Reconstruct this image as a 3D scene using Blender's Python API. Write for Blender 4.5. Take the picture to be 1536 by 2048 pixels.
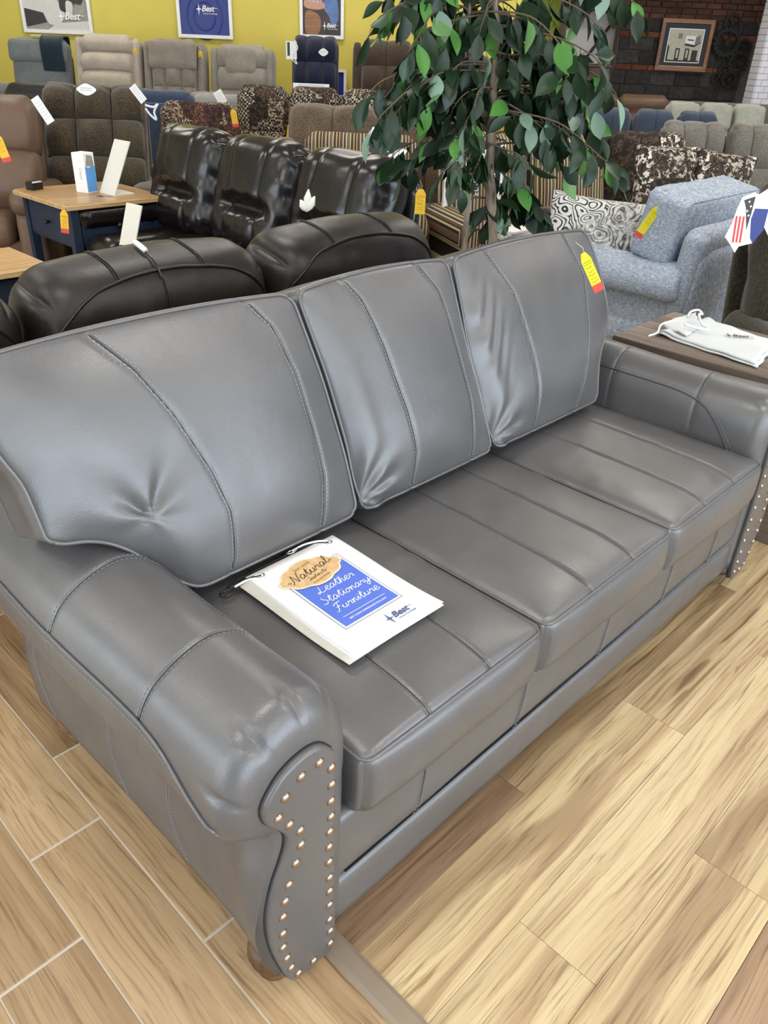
import bpy, math, random
import numpy as np
from mathutils import Matrix, Vector
for o in list(bpy.data.objects): bpy.data.objects.remove(o)
SC = bpy.context.scene
COL = SC.collection
PI = math.pi
# ---------------------------------------------------------------- camera
CR = [[0.700802, -0.712394, 0.037031], [-0.340702, -0.379863, -0.860015], [0.626737, 0.590084, -0.508923]]
cam = bpy.data.cameras.new('camera'); co = bpy.data.objects.new('camera', cam); COL.objects.link(co)
cam.sensor_fit = 'VERTICAL'; cam.sensor_height = 24.0; cam.lens = 24.0 * 1574.08 / 2048
cam.clip_start = .05; cam.clip_end = 100
co.matrix_world = Matrix(((CR[0][0], -CR[1][0], -CR[2][0], 0), (CR[0][1], -CR[1][1], -CR[2][1], 0),
                          (CR[0][2], -CR[1][2], -CR[2][2], 1.55), (0, 0, 0, 1)))
SC.camera = co
YAW = 0.8155
FH = np.array([math.sin(YAW), math.cos(YAW), 0]); RH = np.array([math.cos(YAW), -math.sin(YAW), 0])
def LD(l, d, z=0.0): return RH * l + FH * d + np.array([0, 0, z])
# ---------------------------------------------------------------- world, exposure
SC.view_settings.view_transform = 'Standard'; SC.view_settings.look = 'None'
SC.view_settings.exposure = 0.0; SC.view_settings.gamma = 1.0
SC.view_settings.use_curve_mapping = False
W = bpy.data.worlds.new('world'); SC.world = W; W.use_nodes = True
W.node_tree.nodes['Background'].inputs[0].default_value = (.75, .85, 1, 1)
W.node_tree.nodes['Background'].inputs[1].default_value = 0.6
# ---------------------------------------------------------------- lamps: shop windows and ceiling fluorescents
def area(name, loc, target, sx, sy, power, col):
    l = bpy.data.lights.new(name, 'AREA'); l.shape = 'RECTANGLE'; l.size = sx; l.size_y = sy
    l.energy = power; l.color = col
    o = bpy.data.objects.new(name, l); COL.objects.link(o); o.location = loc
    o.rotation_euler = (Vector(target) - Vector(loc)).to_track_quat('-Z', 'Y').to_euler()
    return o
area('window_daylight', (1.3, -4.7, 1.45), (1.3, 4, 1.2), 9.6, 2.5, 330, (.66, .82, 1.0))
area('window_daylight', (-4.3, 3.2, 1.75), (5, 3.2, 1.2), 6.0, 2.2, 120, (.70, .84, 1.0))
CEIL = 3.3
LAMPS = [(l, d) for d in (-1.6, 1.2, 4.0, 6.8, 9.4, 12.2) for l in (-3.6, -.9, 1.8, 4.5)]
for l, d in LAMPS:
    p = LD(l, d, CEIL - .07)
    a = area('fluorescent_light', p, p - np.array([0, 0, 1]), 1.15, .5, 19, (1.0, .95, .88))
    a.rotation_euler = (0, 0, -YAW)
# ---------------------------------------------------------------- materials
MATS = {}
def newmat(name, col, rough=.5, metal=0, spec=.5):
    m = bpy.data.materials.new(name); m.use_nodes = True
    b = m.node_tree.nodes['Principled BSDF']
    b.inputs['Base Color'].default_value = (*col, 1); b.inputs['Roughness'].default_value = rough
    b.inputs['Metallic'].default_value = metal; b.inputs['Specular IOR Level'].default_value = spec
    MATS[name] = m
    return m, m.node_tree, b
def N(t, ty, **k):
    n = t.nodes.new(ty)
    for a, v in k.items():
        if a in n.inputs: n.inputs[a].default_value = v
        else: setattr(n, a, v)
    return n
def ramp(t, fac, stops, interp='LINEAR'):
    r = t.nodes.new('ShaderNodeValToRGB'); r.color_ramp.interpolation = interp
    e = r.color_ramp.elements
    while len(e) < len(stops): e.new(.5)
    for i, (p, c) in enumerate(stops): e[i].position = p; e[i].color = (*c, 1)
    t.links.new(fac, r.inputs[0]); return r.outputs[0]
def coords(t, scale=(1, 1, 1), rot=(0, 0, 0), rnd=0, kind='Object'):
    tc = t.nodes.new('ShaderNodeTexCoord'); mp = t.nodes.new('ShaderNodeMapping')
    mp.inputs['Scale'].default_value = scale; mp.inputs['Rotation'].default_value = rot
    src = tc.outputs[kind]
    if rnd:
        oi = t.nodes.new('ShaderNodeObjectInfo'); vm = N(t, 'ShaderNodeVectorMath', operation='MULTIPLY_ADD')
        cb = t.nodes.new('ShaderNodeCombineXYZ')
        for k in range(3): t.links.new(oi.outputs['Random'], cb.inputs[k])
        t.links.new(cb.outputs[0], vm.inputs[0]); vm.inputs[1].default_value = (rnd, rnd * 1.7, rnd * .6)
        t.links.new(src, vm.inputs[2]); src = vm.outputs[0]
    t.links.new(src, mp.inputs[0]); return mp.outputs[0]
def noise(t, vec, scale, detail=3, rough=.5, dist=0):
    n = N(t, 'ShaderNodeTexNoise', Scale=scale, Detail=detail, Roughness=rough, Distortion=dist)
    t.links.new(vec, n.inputs['Vector']); return n.outputs['Fac']
def bump(t, b, h, strength, dist=.01, prev=None):
    n = N(t, 'ShaderNodeBump', Strength=strength, Distance=dist)
    t.links.new(h, n.inputs['Height'])
    if prev: t.links.new(prev, n.inputs['Normal'])
    t.links.new(n.outputs[0], b.inputs['Normal']); return n.outputs[0]
def mix(t, f, a, b, mode='MIX'):
    m = N(t, 'ShaderNodeMix', data_type='RGBA', blend_type=mode)
    if isinstance(f, float): m.inputs[0].default_value = f
    else: t.links.new(f, m.inputs[0])
    for i, v in ((6, a), (7, b)):
        if isinstance(v, tuple): m.inputs[i].default_value = (*v, 1)
        else: t.links.new(v, m.inputs[i])
    return m.outputs[2]
def link(t, a, b): t.links.new(a, b)

def leather(name, col, rough, wr=.25, grain=.12, coat=0, var=.12, spec=.5):
    m, t, b = newmat(name, col, rough, spec=spec)
    v = coords(t)
    n1 = noise(t, v, 5, 3)
    c = tuple(x * (1 + var) for x in col); d = tuple(x * (1 - var) for x in col)
    link(t, ramp(t, n1, [(.3, d), (.7, c)]), b.inputs['Base Color'])
    vo = N(t, 'ShaderNodeTexVoronoi', Scale=420.0); link(t, v, vo.inputs['Vector'])
    p = bump(t, b, vo.outputs['Distance'], grain, .0012)
    n2 = noise(t, v, 9, 6, .6, .6); bump(t, b, n2, wr, .012, p)
    rr = ramp(t, noise(t, v, 14, 4), [(.3, (rough * .85,) * 3), (.7, (rough * 1.15,) * 3)])
    link(t, rr, b.inputs['Roughness'])
    b.inputs['Coat Weight'].default_value = coat; b.inputs['Coat Roughness'].default_value = .25
    return m
leather('grey_leather', (.094, .090, .090), .34, .08, .16, spec=.85)
leather('grey_leather_welt', (.06, .061, .064), .4, .05, .05)
leather('dark_leather', (.008, .006, .006), .23, .15, .06, spec=.55)
leather('dark_leather_welt', (.008, .007, .007), .4, .1, .05)
leather('dark_leather_dull', (.017, .013, .012), .37, .18, .2, spec=.42)
leather('brown_leather', (.13, .075, .045), .5, .3, .1)
leather('black_leather', (.02, .018, .018), .3, .4, .1)
def fabric(name, col, scale=120, amt=.25, rough=.95, bmp=.4, sheen=.3):
    m, t, b = newmat(name, col, rough, spec=.2)
    v = coords(t)
    n1 = noise(t, v, scale, 2); n2 = noise(t, v, scale * .08, 3)
    c0 = tuple(x * (1 - amt) for x in col); c1 = tuple(min(1, x * (1 + amt)) for x in col)
    a = ramp(t, n1, [(.35, c0), (.65, c1)])
    link(t, mix(t, .35, a, ramp(t, n2, [(.3, c0), (.7, c1)])), b.inputs['Base Color'])
    bump(t, b, n1, bmp, .004)
    b.inputs['Sheen Weight'].default_value = sheen
    return m
fabric('taupe_fabric', (.23, .20, .165)); fabric('beige_fabric', (.42, .36, .29)); fabric('slate_fabric', (.15, .165, .165))
fabric('greige_fabric', (.25, .225, .185)); fabric('navy_plush', (.008, .011, .030)); fabric('brown_plush', (.055, .035, .022))
fabric('olive_chenille', (.058, .042, .025), 90, .6); fabric('navy_fabric', (.035, .055, .10)); fabric('grey_fabric', (.27, .27, .26))
fabric('brown_chenille', (.12, .085, .055), 90, .5); fabric('denim_fabric', (.042, .060, .095), 100, .3)
fabric('sage_fabric', (.36, .37, .31)); fabric('stone_fabric', (.155, .14, .12), 90, .35); fabric('forest_chenille', (.035, .032, .020), 80, .6)
fabric('towel', (.012, .022, .035), 200, .3); fabric('brown_throw', (.05, .03, .02)); fabric('black_lining', (.006, .006, .008))
fabric('canvas_cloth', (.60, .62, .62), 300, .03, bmp=.1)
fabric('cream_fabric', (.7, .68, .6), 200, .05)
def linen():
    m, t, b = newmat('blue_linen', (.3, .4, .55), .95, spec=.2)
    a = noise(t, coords(t, (45, 330, 45)), 1, 2); c = noise(t, coords(t, (330, 45, 330)), 1, 2); d = noise(t, coords(t, (45, 45, 330)), 1, 2)
    f = N(t, 'ShaderNodeMath', operation='ADD'); link(t, a, f.inputs[0]); link(t, c, f.inputs[1])
    g = N(t, 'ShaderNodeMath', operation='ADD'); link(t, f.outputs[0], g.inputs[0]); link(t, d, g.inputs[1])
    h = N(t, 'ShaderNodeMath', operation='MULTIPLY'); link(t, g.outputs[0], h.inputs[0]); h.inputs[1].default_value = .3333
    link(t, ramp(t, h.outputs[0], [(.38, (.19, .23, .30)), (.5, (.36, .415, .50)), (.62, (.60, .655, .74))]), b.inputs['Base Color'])
    bump(t, b, h.outputs[0], .35, .004)
linen()
def stripes(name, axis, rot=0):
    m, t, b = newmat(name, (.3, .25, .15), .9, spec=.2)
    tc = t.nodes.new('ShaderNodeTexCoord'); sp = t.nodes.new('ShaderNodeSeparateXYZ'); link(t, tc.outputs['Object'], sp.inputs[0])
    f = N(t, 'ShaderNodeMath', operation='MULTIPLY_ADD'); link(t, sp.outputs[axis], f.inputs[0]); f.inputs[1].default_value = 8.5 if axis == 0 else 11; f.inputs[2].default_value = 20.3
    g = N(t, 'ShaderNodeMath', operation='FRACT'); link(t, f.outputs[0], g.inputs[0])
    tan, dk, br, ol, cr, gy = (.42, .33, .2), (.022, .016, .012), (.12, .07, .04), (.17, .13, .05), (.56, .5, .37), (.16, .15, .13)
    s = [(0, dk), (.05, tan), (.11, dk), (.15, br), (.27, cr), (.32, br), (.37, dk), (.41, gy), (.47, cr), (.52, dk), (.56, ol), (.68, cr), (.72, ol), (.78, dk), (.83, br), (.88, tan), (.94, br)]
    link(t, ramp(t, g.outputs[0], s, 'CONSTANT'), b.inputs['Base Color'])
stripes('stripe_fabric', 0); stripes('stripe_fabric_arm', 1)
def lodge(name, sc, dark, lights, seed):
    m, t, b = newmat(name, (.2, .15, .1), .95, spec=.2)
    v = coords(t, (sc, sc, sc), (.2, .1, seed))
    vo = N(t, 'ShaderNodeTexVoronoi', Scale=1.0, distance='CHEBYCHEV', Randomness=.45); link(t, v, vo.inputs['Vector'])
    sep = t.nodes.new('ShaderNodeSeparateColor'); link(t, vo.outputs['Color'], sep.inputs[0])
    base = ramp(t, sep.outputs[0], [(0, dark), (.22, lights[0]), (.42, dark), (.55, lights[1]), (.74, lights[2]), (.9, dark)], 'CONSTANT')
    ns = noise(t, v, 5.5, 2, .5, .4)
    mot = ramp(t, ns, [(0, (0, 0, 0)), (.5, (1, 1, 1))], 'CONSTANT')
    ch = N(t, 'ShaderNodeTexChecker', Scale=9.0); link(t, v, ch.inputs['Vector']); ch.inputs['Color1'].default_value = (*lights[1], 1); ch.inputs['Color2'].default_value = (*dark, 1)
    pat = mix(t, mot, base, mix(t, .5, lights[2], dark))
    f2 = ramp(t, sep.outputs[1], [(0, (0, 0, 0)), (.68, (1, 1, 1))], 'CONSTANT')
    r = mix(t, f2, pat, ch.outputs['Color'])
    w = ramp(t, noise(t, v, 11, 3, .6, 1), [(.47, (0, 0, 0)), (.55, (1, 1, 1))])
    link(t, mix(t, w, r, dark), b.inputs['Base Color'])
lodge('lodge_fabric', 6, (.018, .014, .012), [(.40, .32, .22), (.52, .45, .34), (.14, .09, .06)], .3)
lodge('bear_fabric', 7, (.03, .018, .016), [(.38, .29, .20), (.5, .43, .33), (.20, .10, .07)], .9)
lodge('cabin_fabric', 3.6, (.03, .024, .02), [(.72, .68, .6), (.45, .40, .33), (.16, .11, .08)], 1.4)
def paisley():
    m, t, b = newmat('paisley_fabric', (.6, .6, .58), .9, spec=.2)
    v = coords(t, (1, 1, 1))
    nz = N(t, 'ShaderNodeTexNoise', Scale=7.0, Detail=1.0); link(t, v, nz.inputs['Vector'])
    vm = N(t, 'ShaderNodeVectorMath', operation='MULTIPLY_ADD'); link(t, nz.outputs['Color'], vm.inputs[0]); vm.inputs[1].default_value = (.16,) * 3; link(t, v, vm.inputs[2])
    vo = N(t, 'ShaderNodeTexVoronoi', Scale=8.5, Randomness=.9); link(t, vm.outputs[0], vo.inputs['Vector'])
    s = N(t, 'ShaderNodeMath', operation='MULTIPLY'); link(t, vo.outputs['Distance'], s.inputs[0]); s.inputs[1].default_value = 40
    s2 = N(t, 'ShaderNodeMath', operation='SINE'); link(t, s.outputs[0], s2.inputs[0])
    a = ramp(t, s2.outputs[0], [(.30, (.62, .62, .59)), (.5, (.10, .10, .10)), (.8, (.03, .03, .03))])
    f = ramp(t, noise(t, v, 30, 3), [(.42, (.62, .62, .59)), (.56, (.16, .16, .16))])
    k = ramp(t, noise(t, v, 4, 1), [(.42, (0, 0, 0)), (.58, (1, 1, 1))])
    link(t, mix(t, k, a, mix(t, .45, f, a)), b.inputs['Base Color'])
paisley()
def wood(name, light, mid, dark, axis, rough=.4, stretch=14, knots=True, rnd=9, streak=.5):
    m, t, b = newmat(name, mid, rough)
    def sc(along, across): q = [across] * 3; q[axis] = along; return tuple(q)
    # gentle warp of the grain
    wv = N(t, 'ShaderNodeTexNoise', Scale=1.0, Detail=2.0); link(t, coords(t, sc(1.6, 5), rnd=rnd), wv.inputs['Vector'])
    vm = N(t, 'ShaderNodeVectorMath', operation='MULTIPLY_ADD'); link(t, wv.outputs['Color'], vm.inputs[0]); k = [.05] * 3; k[axis] = 0; vm.inputs[1].default_value = k
    link(t, coords(t, rnd=rnd), vm.inputs[2])
    def warped(along, across):
        mp = t.nodes.new('ShaderNodeMapping'); mp.inputs['Scale'].default_value = sc(along, across); link(t, vm.outputs[0], mp.inputs[0]); return mp.outputs[0]
    n1 = noise(t, warped(1.0, stretch), 1.0, 4, .55, .3)
    base = ramp(t, n1, [(.20, dark), (.36, mid), (.56, light), (.70, tuple(min(1, x * 1.10) for x in light))])
    ln = noise(t, warped(2.0, stretch * 6), 1.0, 5, .65, .2)
    lines = ramp(t, ln, [(.34, (.50, .45, .40)), (.50, (1, 1, 1))])
    c = mix(t, .85, base, lines, 'MULTIPLY')
    big = noise(t, warped(.9, stretch * .55), 1.0, 3, .5, .6)
    dk = ramp(t, big, [(.54, (0, 0, 0)), (.66, (1, 1, 1))])
    dkf = N(t, 'ShaderNodeMath', operation='MULTIPLY'); link(t, dk, dkf.inputs[0]); dkf.inputs[1].default_value = streak
    c = mix(t, dkf.outputs[0], c, mix(t, .8, mix(t, .55, mid, dark), lines, 'MULTIPLY'))
    oi = t.nodes.new('ShaderNodeObjectInfo')
    tone = ramp(t, oi.outputs['Random'], [(0, (.66, .62, .58)), (.35, (.88, .86, .84)), (.7, (1, 1, 1)), (1, (1.10, 1.09, 1.07))])
    c = mix(t, 1.0, c, tone, 'MULTIPLY')
    ck = noise(t, warped(1.5, stretch * 1.5), 1.0, 2, .5, .5)
    ckr = ramp(t, ck, [(.66, (0, 0, 0)), (.70, (1, 1, 1))]) if knots else ramp(t, ck, [(.74, (0, 0, 0)), (.80, (1, 1, 1))])
    c = mix(t, .75, c, mix(t, ckr, (1, 1, 1), (.42, .30, .22)), 'MULTIPLY')
    if knots:
        vo = N(t, 'ShaderNodeTexVoronoi', Scale=1.0); link(t, warped(1.2, 5.2), vo.inputs['Vector'])
        kn = ramp(t, vo.outputs['Distance'], [(.05, (1, 1, 1)), (.12, (0, 0, 0))])
        kf = N(t, 'ShaderNodeMath', operation='MULTIPLY'); link(t, kn, kf.inputs[0]); kf.inputs[1].default_value = .75
        c = mix(t, kf.outputs[0], c, tuple(x * .6 for x in dark))
    link(t, c, b.inputs['Base Color'])
    bump(t, b, ln, .10, .002)
    return m
wood('tile_wood', (.50, .345, .19), (.40, .26, .135), (.27, .165, .08), 1, .40, 26, False, streak=.30)
wood('plank_wood', (.62, .475, .27), (.46, .31, .165), (.22, .13, .07), 0, .38, 24, True, streak=.8)
wood('plank_wood_dark', (.40, .265, .16), (.27, .165, .09), (.13, .07, .035), 0, .38, 24, True, streak=.6)
wood('honey_wood', (.50, .31, .13), (.42, .24, .09), (.30, .16, .06), 0, .35, 16, False, 3, streak=.2)
wood('honey_wood_edge', (.62, .44, .22), (.55, .37, .17), (.40, .25, .1), 0, .35, 10, False, 3, streak=.1)
wood('grey_brown_wood', (.24, .19, .155), (.17, .13, .10), (.08, .06, .048), 1, .5, 18, False, 5)
wood('bun_wood', (.16, .085, .03), (.10, .05, .018), (.05, .025, .01), 2, .5, 8, False, 3)
wood('dark_red_wood', (.10, .04, .025), (.07, .026, .016), (.03, .012, .008), 2, .45, 8, False, 3)
wood('frame_wood', (.33, .15, .06), (.25, .11, .04), (.14, .06, .02), 0, .35, 10, False, 3)
def plain(name, col, rough=.5, metal=0, amt=.04, sc=20, spec=.5):
    m, t, b = newmat(name, col, rough, metal, spec)
    c0 = tuple(x * (1 - amt) for x in col); c1 = tuple(min(1, x * (1 + amt)) for x in col)
    link(t, ramp(t, noise(t, coords(t), sc, 3), [(.3, c0), (.7, c1)]), b.inputs['Base Color']); return m
plain('grout', (.60, .54, .45), .9); plain('joint_dark', (.10, .07, .045), .8); plain('strip_metal', (.30, .235, .165), .45, .15)
plain('yellow_wall', (.64, .53, .10), .8, amt=.03, sc=3); plain('cream_wall', (.80, .74, .56), .85); plain('lime_wall', (.38, .48, .06), .85)
plain('white_wall', (.62, .63, .66), .85); plain('ceiling_paint', (.72, .71, .69), .9); plain('mortar', (.10, .085, .075), .95, amt=.25, sc=30)
plain('platform_carpet', (.16, .15, .13), .95)
plain('white_paint', (.80, .80, .80), .4); plain('white_card', (.86, .86, .86), .55, amt=.01); plain('cream_card', (.74, .71, .63), .6, amt=.02)
plain('yellow_paper', (.86, .68, .035), .7, amt=.03); plain('orange_paper', (.83, .50, .03), .7); plain('red_paper', (.68, .07, .05), .7)
plain('bright_yellow_paper', (.78, .68, .02), .7, amt=.02)
plain('ink', (.03, .03, .035), .7); plain('brown_ink', (.28, .17, .02), .7); plain('blue_print', (.012, .028, .20), .4); plain('cover_blue', (.095, .17, .62), .45)
plain('ring_blue', (.03, .055, .28), .4); plain('silver_grey', (.42, .43, .42), .35, .3); plain('badge_tan', (.66, .44, .22), .6, amt=.15, sc=60)
plain('badge_pale', (.80, .66, .46), .6); plain('cloud_blue', (.10, .33, .72), .4); plain('logo_blue', (.08, .11, .28), .5)
plain('thread', (.30, .31, .32), .7); plain('thread_pale', (.42, .43, .44), .7); plain('nail_metal', (.40, .31, .24), .28, .95); plain('steel', (.62, .62, .62), .2, 1)
plain('black_rubber', (.012, .012, .012), .5); plain('gloss_black', (.01, .01, .01), .15); plain('navy_paint', (.012, .024, .050), .4)
plain('cord_white', (.78, .78, .78), .6); plain('iron', (.018, .015, .013), .6, .5); plain('mat_black', (.03, .033, .04), .7)
plain('sepia_light', (.52, .50, .40), .6, amt=.12); plain('sepia_mid', (.22, .21, .16), .6); plain('sepia_dark', (.03, .03, .028), .6)
plain('photo_grey', (.30, .28, .25), .5, amt=.2, sc=60); plain('photo_light', (.62, .60, .56), .5); plain('photo_dark', (.03, .028, .026), .5)
plain('photo_black', (.008, .008, .010), .4)
plain('photo_skin', (.50, .28, .19), .6); plain('photo_denim', (.10, .18, .38), .6, amt=.2); plain('photo_plaid', (.45, .30, .32), .6, amt=.5, sc=60); plain('photo_brown', (.05, .03, .022), .4, amt=.3, sc=6)
plain('siding', (.66, .66, .60), .6); plain('siding_dark', (.28, .29, .27), .6); plain('red_paint', (.22, .03, .02), .4)
plain('white_brick', (.86, .86, .92), .7); plain('brick_mortar_grey', (.40, .41, .50), .9); plain('clear_plastic', (.75, .77, .80), .2)
plain('lamp_housing', (.8, .8, .8), .4)
def brickmat(name, a, c, sc=14):
    m, t, b = newmat(name, a, .92, spec=.2)
    oi = t.nodes.new('ShaderNodeObjectInfo'); v = coords(t, rnd=5)
    n = ramp(t, noise(t, v, sc, 5, .65), [(.3, a), (.7, c)])
    tone = ramp(t, oi.outputs['Random'], [(0, (.65, .63, .63)), (1, (1.25, 1.2, 1.15))])
    link(t, mix(t, 1.0, n, tone, 'MULTIPLY'), b.inputs['Base Color']); bump(t, b, noise(t, v, 40, 5), .6, .01)
brickmat('brick_red', (.070, .034, .024), (.13, .062, .042)); brickmat('brick_orange', (.13, .048, .026), (.19, .075, .04)); brickmat('block_grey', (.028, .028, .028), (.065, .064, .062))
def leafmat(name, a, c, back):
    m, t, b = newmat(name, a, .40, spec=.35)
    oi = t.nodes.new('ShaderNodeObjectInfo')
    col = ramp(t, oi.outputs['Random'], [(0, a), (1, c)])
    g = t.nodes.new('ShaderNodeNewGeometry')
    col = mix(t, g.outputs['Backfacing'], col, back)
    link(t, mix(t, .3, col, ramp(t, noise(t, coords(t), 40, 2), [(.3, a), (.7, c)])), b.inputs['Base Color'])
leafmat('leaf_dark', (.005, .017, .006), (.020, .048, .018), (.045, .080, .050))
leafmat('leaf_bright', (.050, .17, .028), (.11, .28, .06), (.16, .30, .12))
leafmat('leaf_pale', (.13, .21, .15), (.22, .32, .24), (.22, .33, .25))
plain('leaf_vein', (.12, .22, .08), .5)
m_, t_, b_ = newmat('bark', (.2, .15, .1), .9, spec=.2)
vv = coords(t_, (1, 1, .25)); link(t_, ramp(t_, noise(t_, vv, 45, 5, .65), [(.3, (.06, .04, .028)), (.45, (.20, .155, .115)), (.7, (.34, .28, .22))]), b_.inputs['Base Color']); bump(t_, b_, noise(t_, vv, 60, 5), .8, .01)
plain('twig', (.11, .08, .05), .8); plain('twig_pale', (.34, .29, .20), .8)
m_, t_, b_ = newmat('lamp_glow', (1, 1, 1)); b_.inputs['Emission Color'].default_value = (1, .97, .92, 1); b_.inputs['Emission Strength'].default_value = 3
m_, t_, b_ = newmat('window_glow', (1, 1, 1)); b_.inputs['Emission Color'].default_value = (.75, .87, 1, 1); b_.inputs['Emission Strength'].default_value = 1.2
M = MATS
# ---------------------------------------------------------------- mesh helpers
def T(x=0, y=0, z=0): return Matrix.Translation((x, y, z))
def RZ(a): return Matrix.Rotation(a, 4, 'Z')
def RX(a): return Matrix.Rotation(a, 4, 'X')
def RY(a): return Matrix.Rotation(a, 4, 'Y')
def xf(m, v):
    v = np.asarray(v, float)
    if m is None: return v
    a = np.array(m); return v @ a[:3, :3].T + a[:3, 3]
def mk(name, verts, faces, mat, parent=None, m=None, smooth=True, kind=None, label=None, flip=False):
    me = bpy.data.meshes.new(name)
    v = xf(m, verts)
    if flip: faces = [tuple(reversed(f)) for f in faces]
    me.from_pydata(np.asarray(v).tolist(), [], [tuple(int(i) for i in f) for f in faces])
    me.materials.append(M[mat])
    if smooth: me.polygons.foreach_set('use_smooth', [True] * len(me.polygons))
    me.update()
    o = bpy.data.objects.new(name, me); COL.objects.link(o)
    if parent is not None: o.parent = parent
    if kind: o['kind'] = kind
    if label: o['label'] = label
    return o
def thing(name, label, cat, loc=(0, 0, 0), rz=0, group=None):
    o = bpy.data.objects.new(name, None); COL.objects.link(o); o.empty_display_size = .1
    o.location = tuple(float(x) for x in loc); o.rotation_euler = (0, 0, rz); o['label'] = label; o['category'] = cat
    if group: o['group'] = group
    return o
def tag(o, label, cat, group=None):
    o['label'] = label; o['category'] = cat
    if group: o['group'] = group
    return o
def join(parts):
    V, F, n = [], [], 0
    for v, f in parts:
        v = np.asarray(v, float); V.append(v); F += [tuple(i + n for i in q) for q in f]; n += len(v)
    return np.concatenate(V), F
def box(x0, x1, y0, y1, z0, z1):
    v = [(x, y, z) for x in (x0, x1) for y in (y0, y1) for z in (z0, z1)]
    return v, [(0, 1, 3, 2), (4, 6, 7, 5), (0, 4, 5, 1), (2, 3, 7, 6), (0, 2, 6, 4), (1, 5, 7, 3)]
def bbox(x0, x1, y0, y1, z0, z1, b):
    """box with chamfered top edges"""
    def ring(z, i): return [(x0 + i, y0 + i, z), (x1 - i, y0 + i, z), (x1 - i, y1 - i, z), (x0 + i, y1 - i, z)]
    v = ring(z0, 0) + ring(z1 - b, 0) + ring(z1, b)
    f = [(3, 2, 1, 0), (8, 9, 10, 11)]
    for k in (0, 4):
        for i in range(4): j = (i + 1) % 4; f.append((k + i, k + j, k + 4 + j, k + 4 + i))
    return v, f
def tube(pts, r, seg=6, closed=False, cap=True):
    P = np.asarray(pts, float); n = len(P)
    r = np.full(n, r) if np.isscalar(r) else np.asarray(r)
    Tn = (np.roll(P, -1, 0) - np.roll(P, 1, 0)) if closed else np.gradient(P, axis=0)
    Tn /= np.linalg.norm(Tn, axis=1)[:, None] + 1e-12
    up = np.array([0, 0, 1.0]);
    if abs(Tn[0] @ up) > .9: up = np.array([1.0, 0, 0])
    a = np.cross(Tn[0], up); a /= np.linalg.norm(a)
    V = []
    ang = np.arange(seg) * 2 * PI / seg
    for i in range(n):
        a = a - Tn[i] * (a @ Tn[i]); a /= np.linalg.norm(a) + 1e-12
        b = np.cross(Tn[i], a)
        V.append(P[i] + r[i] * (np.cos(ang)[:, None] * a + np.sin(ang)[:, None] * b))
    V = np.concatenate(V); F = []
    for i in range(n if closed else n - 1):
        i2 = (i + 1) % n
        for k in range(seg):
            k2 = (k + 1) % seg; F.append((i * seg + k, i * seg + k2, i2 * seg + k2, i2 * seg + k))
    if cap and not closed:
        F.append(tuple(range(seg))[::-1]); F.append(tuple((n - 1) * seg + k for k in range(seg)))
    return V, F
def lathe(prof, seg=20):
    V = [(r * math.cos(2 * PI * k / seg), r * math.sin(2 * PI * k / seg), z) for r, z in prof for k in range(seg)]
    F = [(i * seg + k, i * seg + (k + 1) % seg, (i + 1) * seg + (k + 1) % seg, (i + 1) * seg + k) for i in range(len(prof) - 1) for k in range(seg)]
    F.append(tuple(range(seg))[::-1]); F.append(tuple((len(prof) - 1) * seg + k for k in range(seg)))
    return V, F
def catmull(P, n=8, closed=False):
    P = np.asarray(P, float); out = []; m = len(P)
    rng = range(m) if closed else range(m - 1)
    for i in rng:
        p0 = P[(i - 1) % m] if closed or i > 0 else 2 * P[0] - P[1]
        p1 = P[i]; p2 = P[(i + 1) % m]
        p3 = P[(i + 2) % m] if closed or i + 2 < m else 2 * P[-1] - P[-2]
        for k in range(n):
            t = k / n
            out.append(.5 * ((2 * p1) + (-p0 + p2) * t + (2 * p0 - 5 * p1 + 4 * p2 - p3) * t * t + (-p0 + 3 * p1 - 3 * p2 + p3) * t ** 3))
    if not closed: out.append(P[-1])
    return np.array(out)
def resample(P, step=None, n=None):
    P = np.asarray(P, float); d = np.r_[0, np.cumsum(np.linalg.norm(np.diff(P, axis=0), axis=1))]
    if n is None: n = max(2, int(d[-1] / step) + 1)
    s = np.linspace(0, d[-1], n); return np.stack([np.interp(s, d, P[:, k]) for k in range(P.shape[1])], 1)
def prism(outline, depth, axis=1, start=0.0, bev=0):
    """extrude 2-D outline (a,b) -> along axis (1: points are (x,z))"""
    O = np.asarray(outline, float); n = len(O)
    def ring(o, d):
        if axis == 1: return np.stack([o[:, 0], np.full(n, d), o[:, 1]], 1)
        if axis == 2: return np.stack([o[:, 0], o[:, 1], np.full(n, d)], 1)
        return np.stack([np.full(n, d), o[:, 0], o[:, 1]], 1)
    c = O.mean(0)
    rings = [ring(O, start)]
    if bev:
        tn = np.roll(O, -1, 0) - np.roll(O, 1, 0); nr = np.stack([tn[:, 1], -tn[:, 0]], 1); nr /= np.linalg.norm(nr, axis=1)[:, None] + 1e-9
        area2 = np.sum(O[:, 0] * np.roll(O[:, 1], -1) - np.roll(O[:, 0], -1) * O[:, 1])
        if area2 > 0: nr = -nr
        sgn = 1 if depth > 0 else -1
        for a in (0, .35, .7, 1):
            rings.append(ring(O + nr * bev * (1 - math.cos(a * PI / 2)), start + depth - sgn * bev * (1 - math.sin(a * PI / 2))))
    else: rings.append(ring(O, start + depth))
    V = np.concatenate(rings); F = []
    for r in range(len(rings) - 1):
        for i in range(n):
            j = (i + 1) % n; F.append((r * n + i, r * n + j, (r + 1) * n + j, (r + 1) * n + i))
    F.append(tuple(range(n))[::-1]); F.append(tuple((len(rings) - 1) * n + i for i in range(n)))
    return V, F
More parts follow.
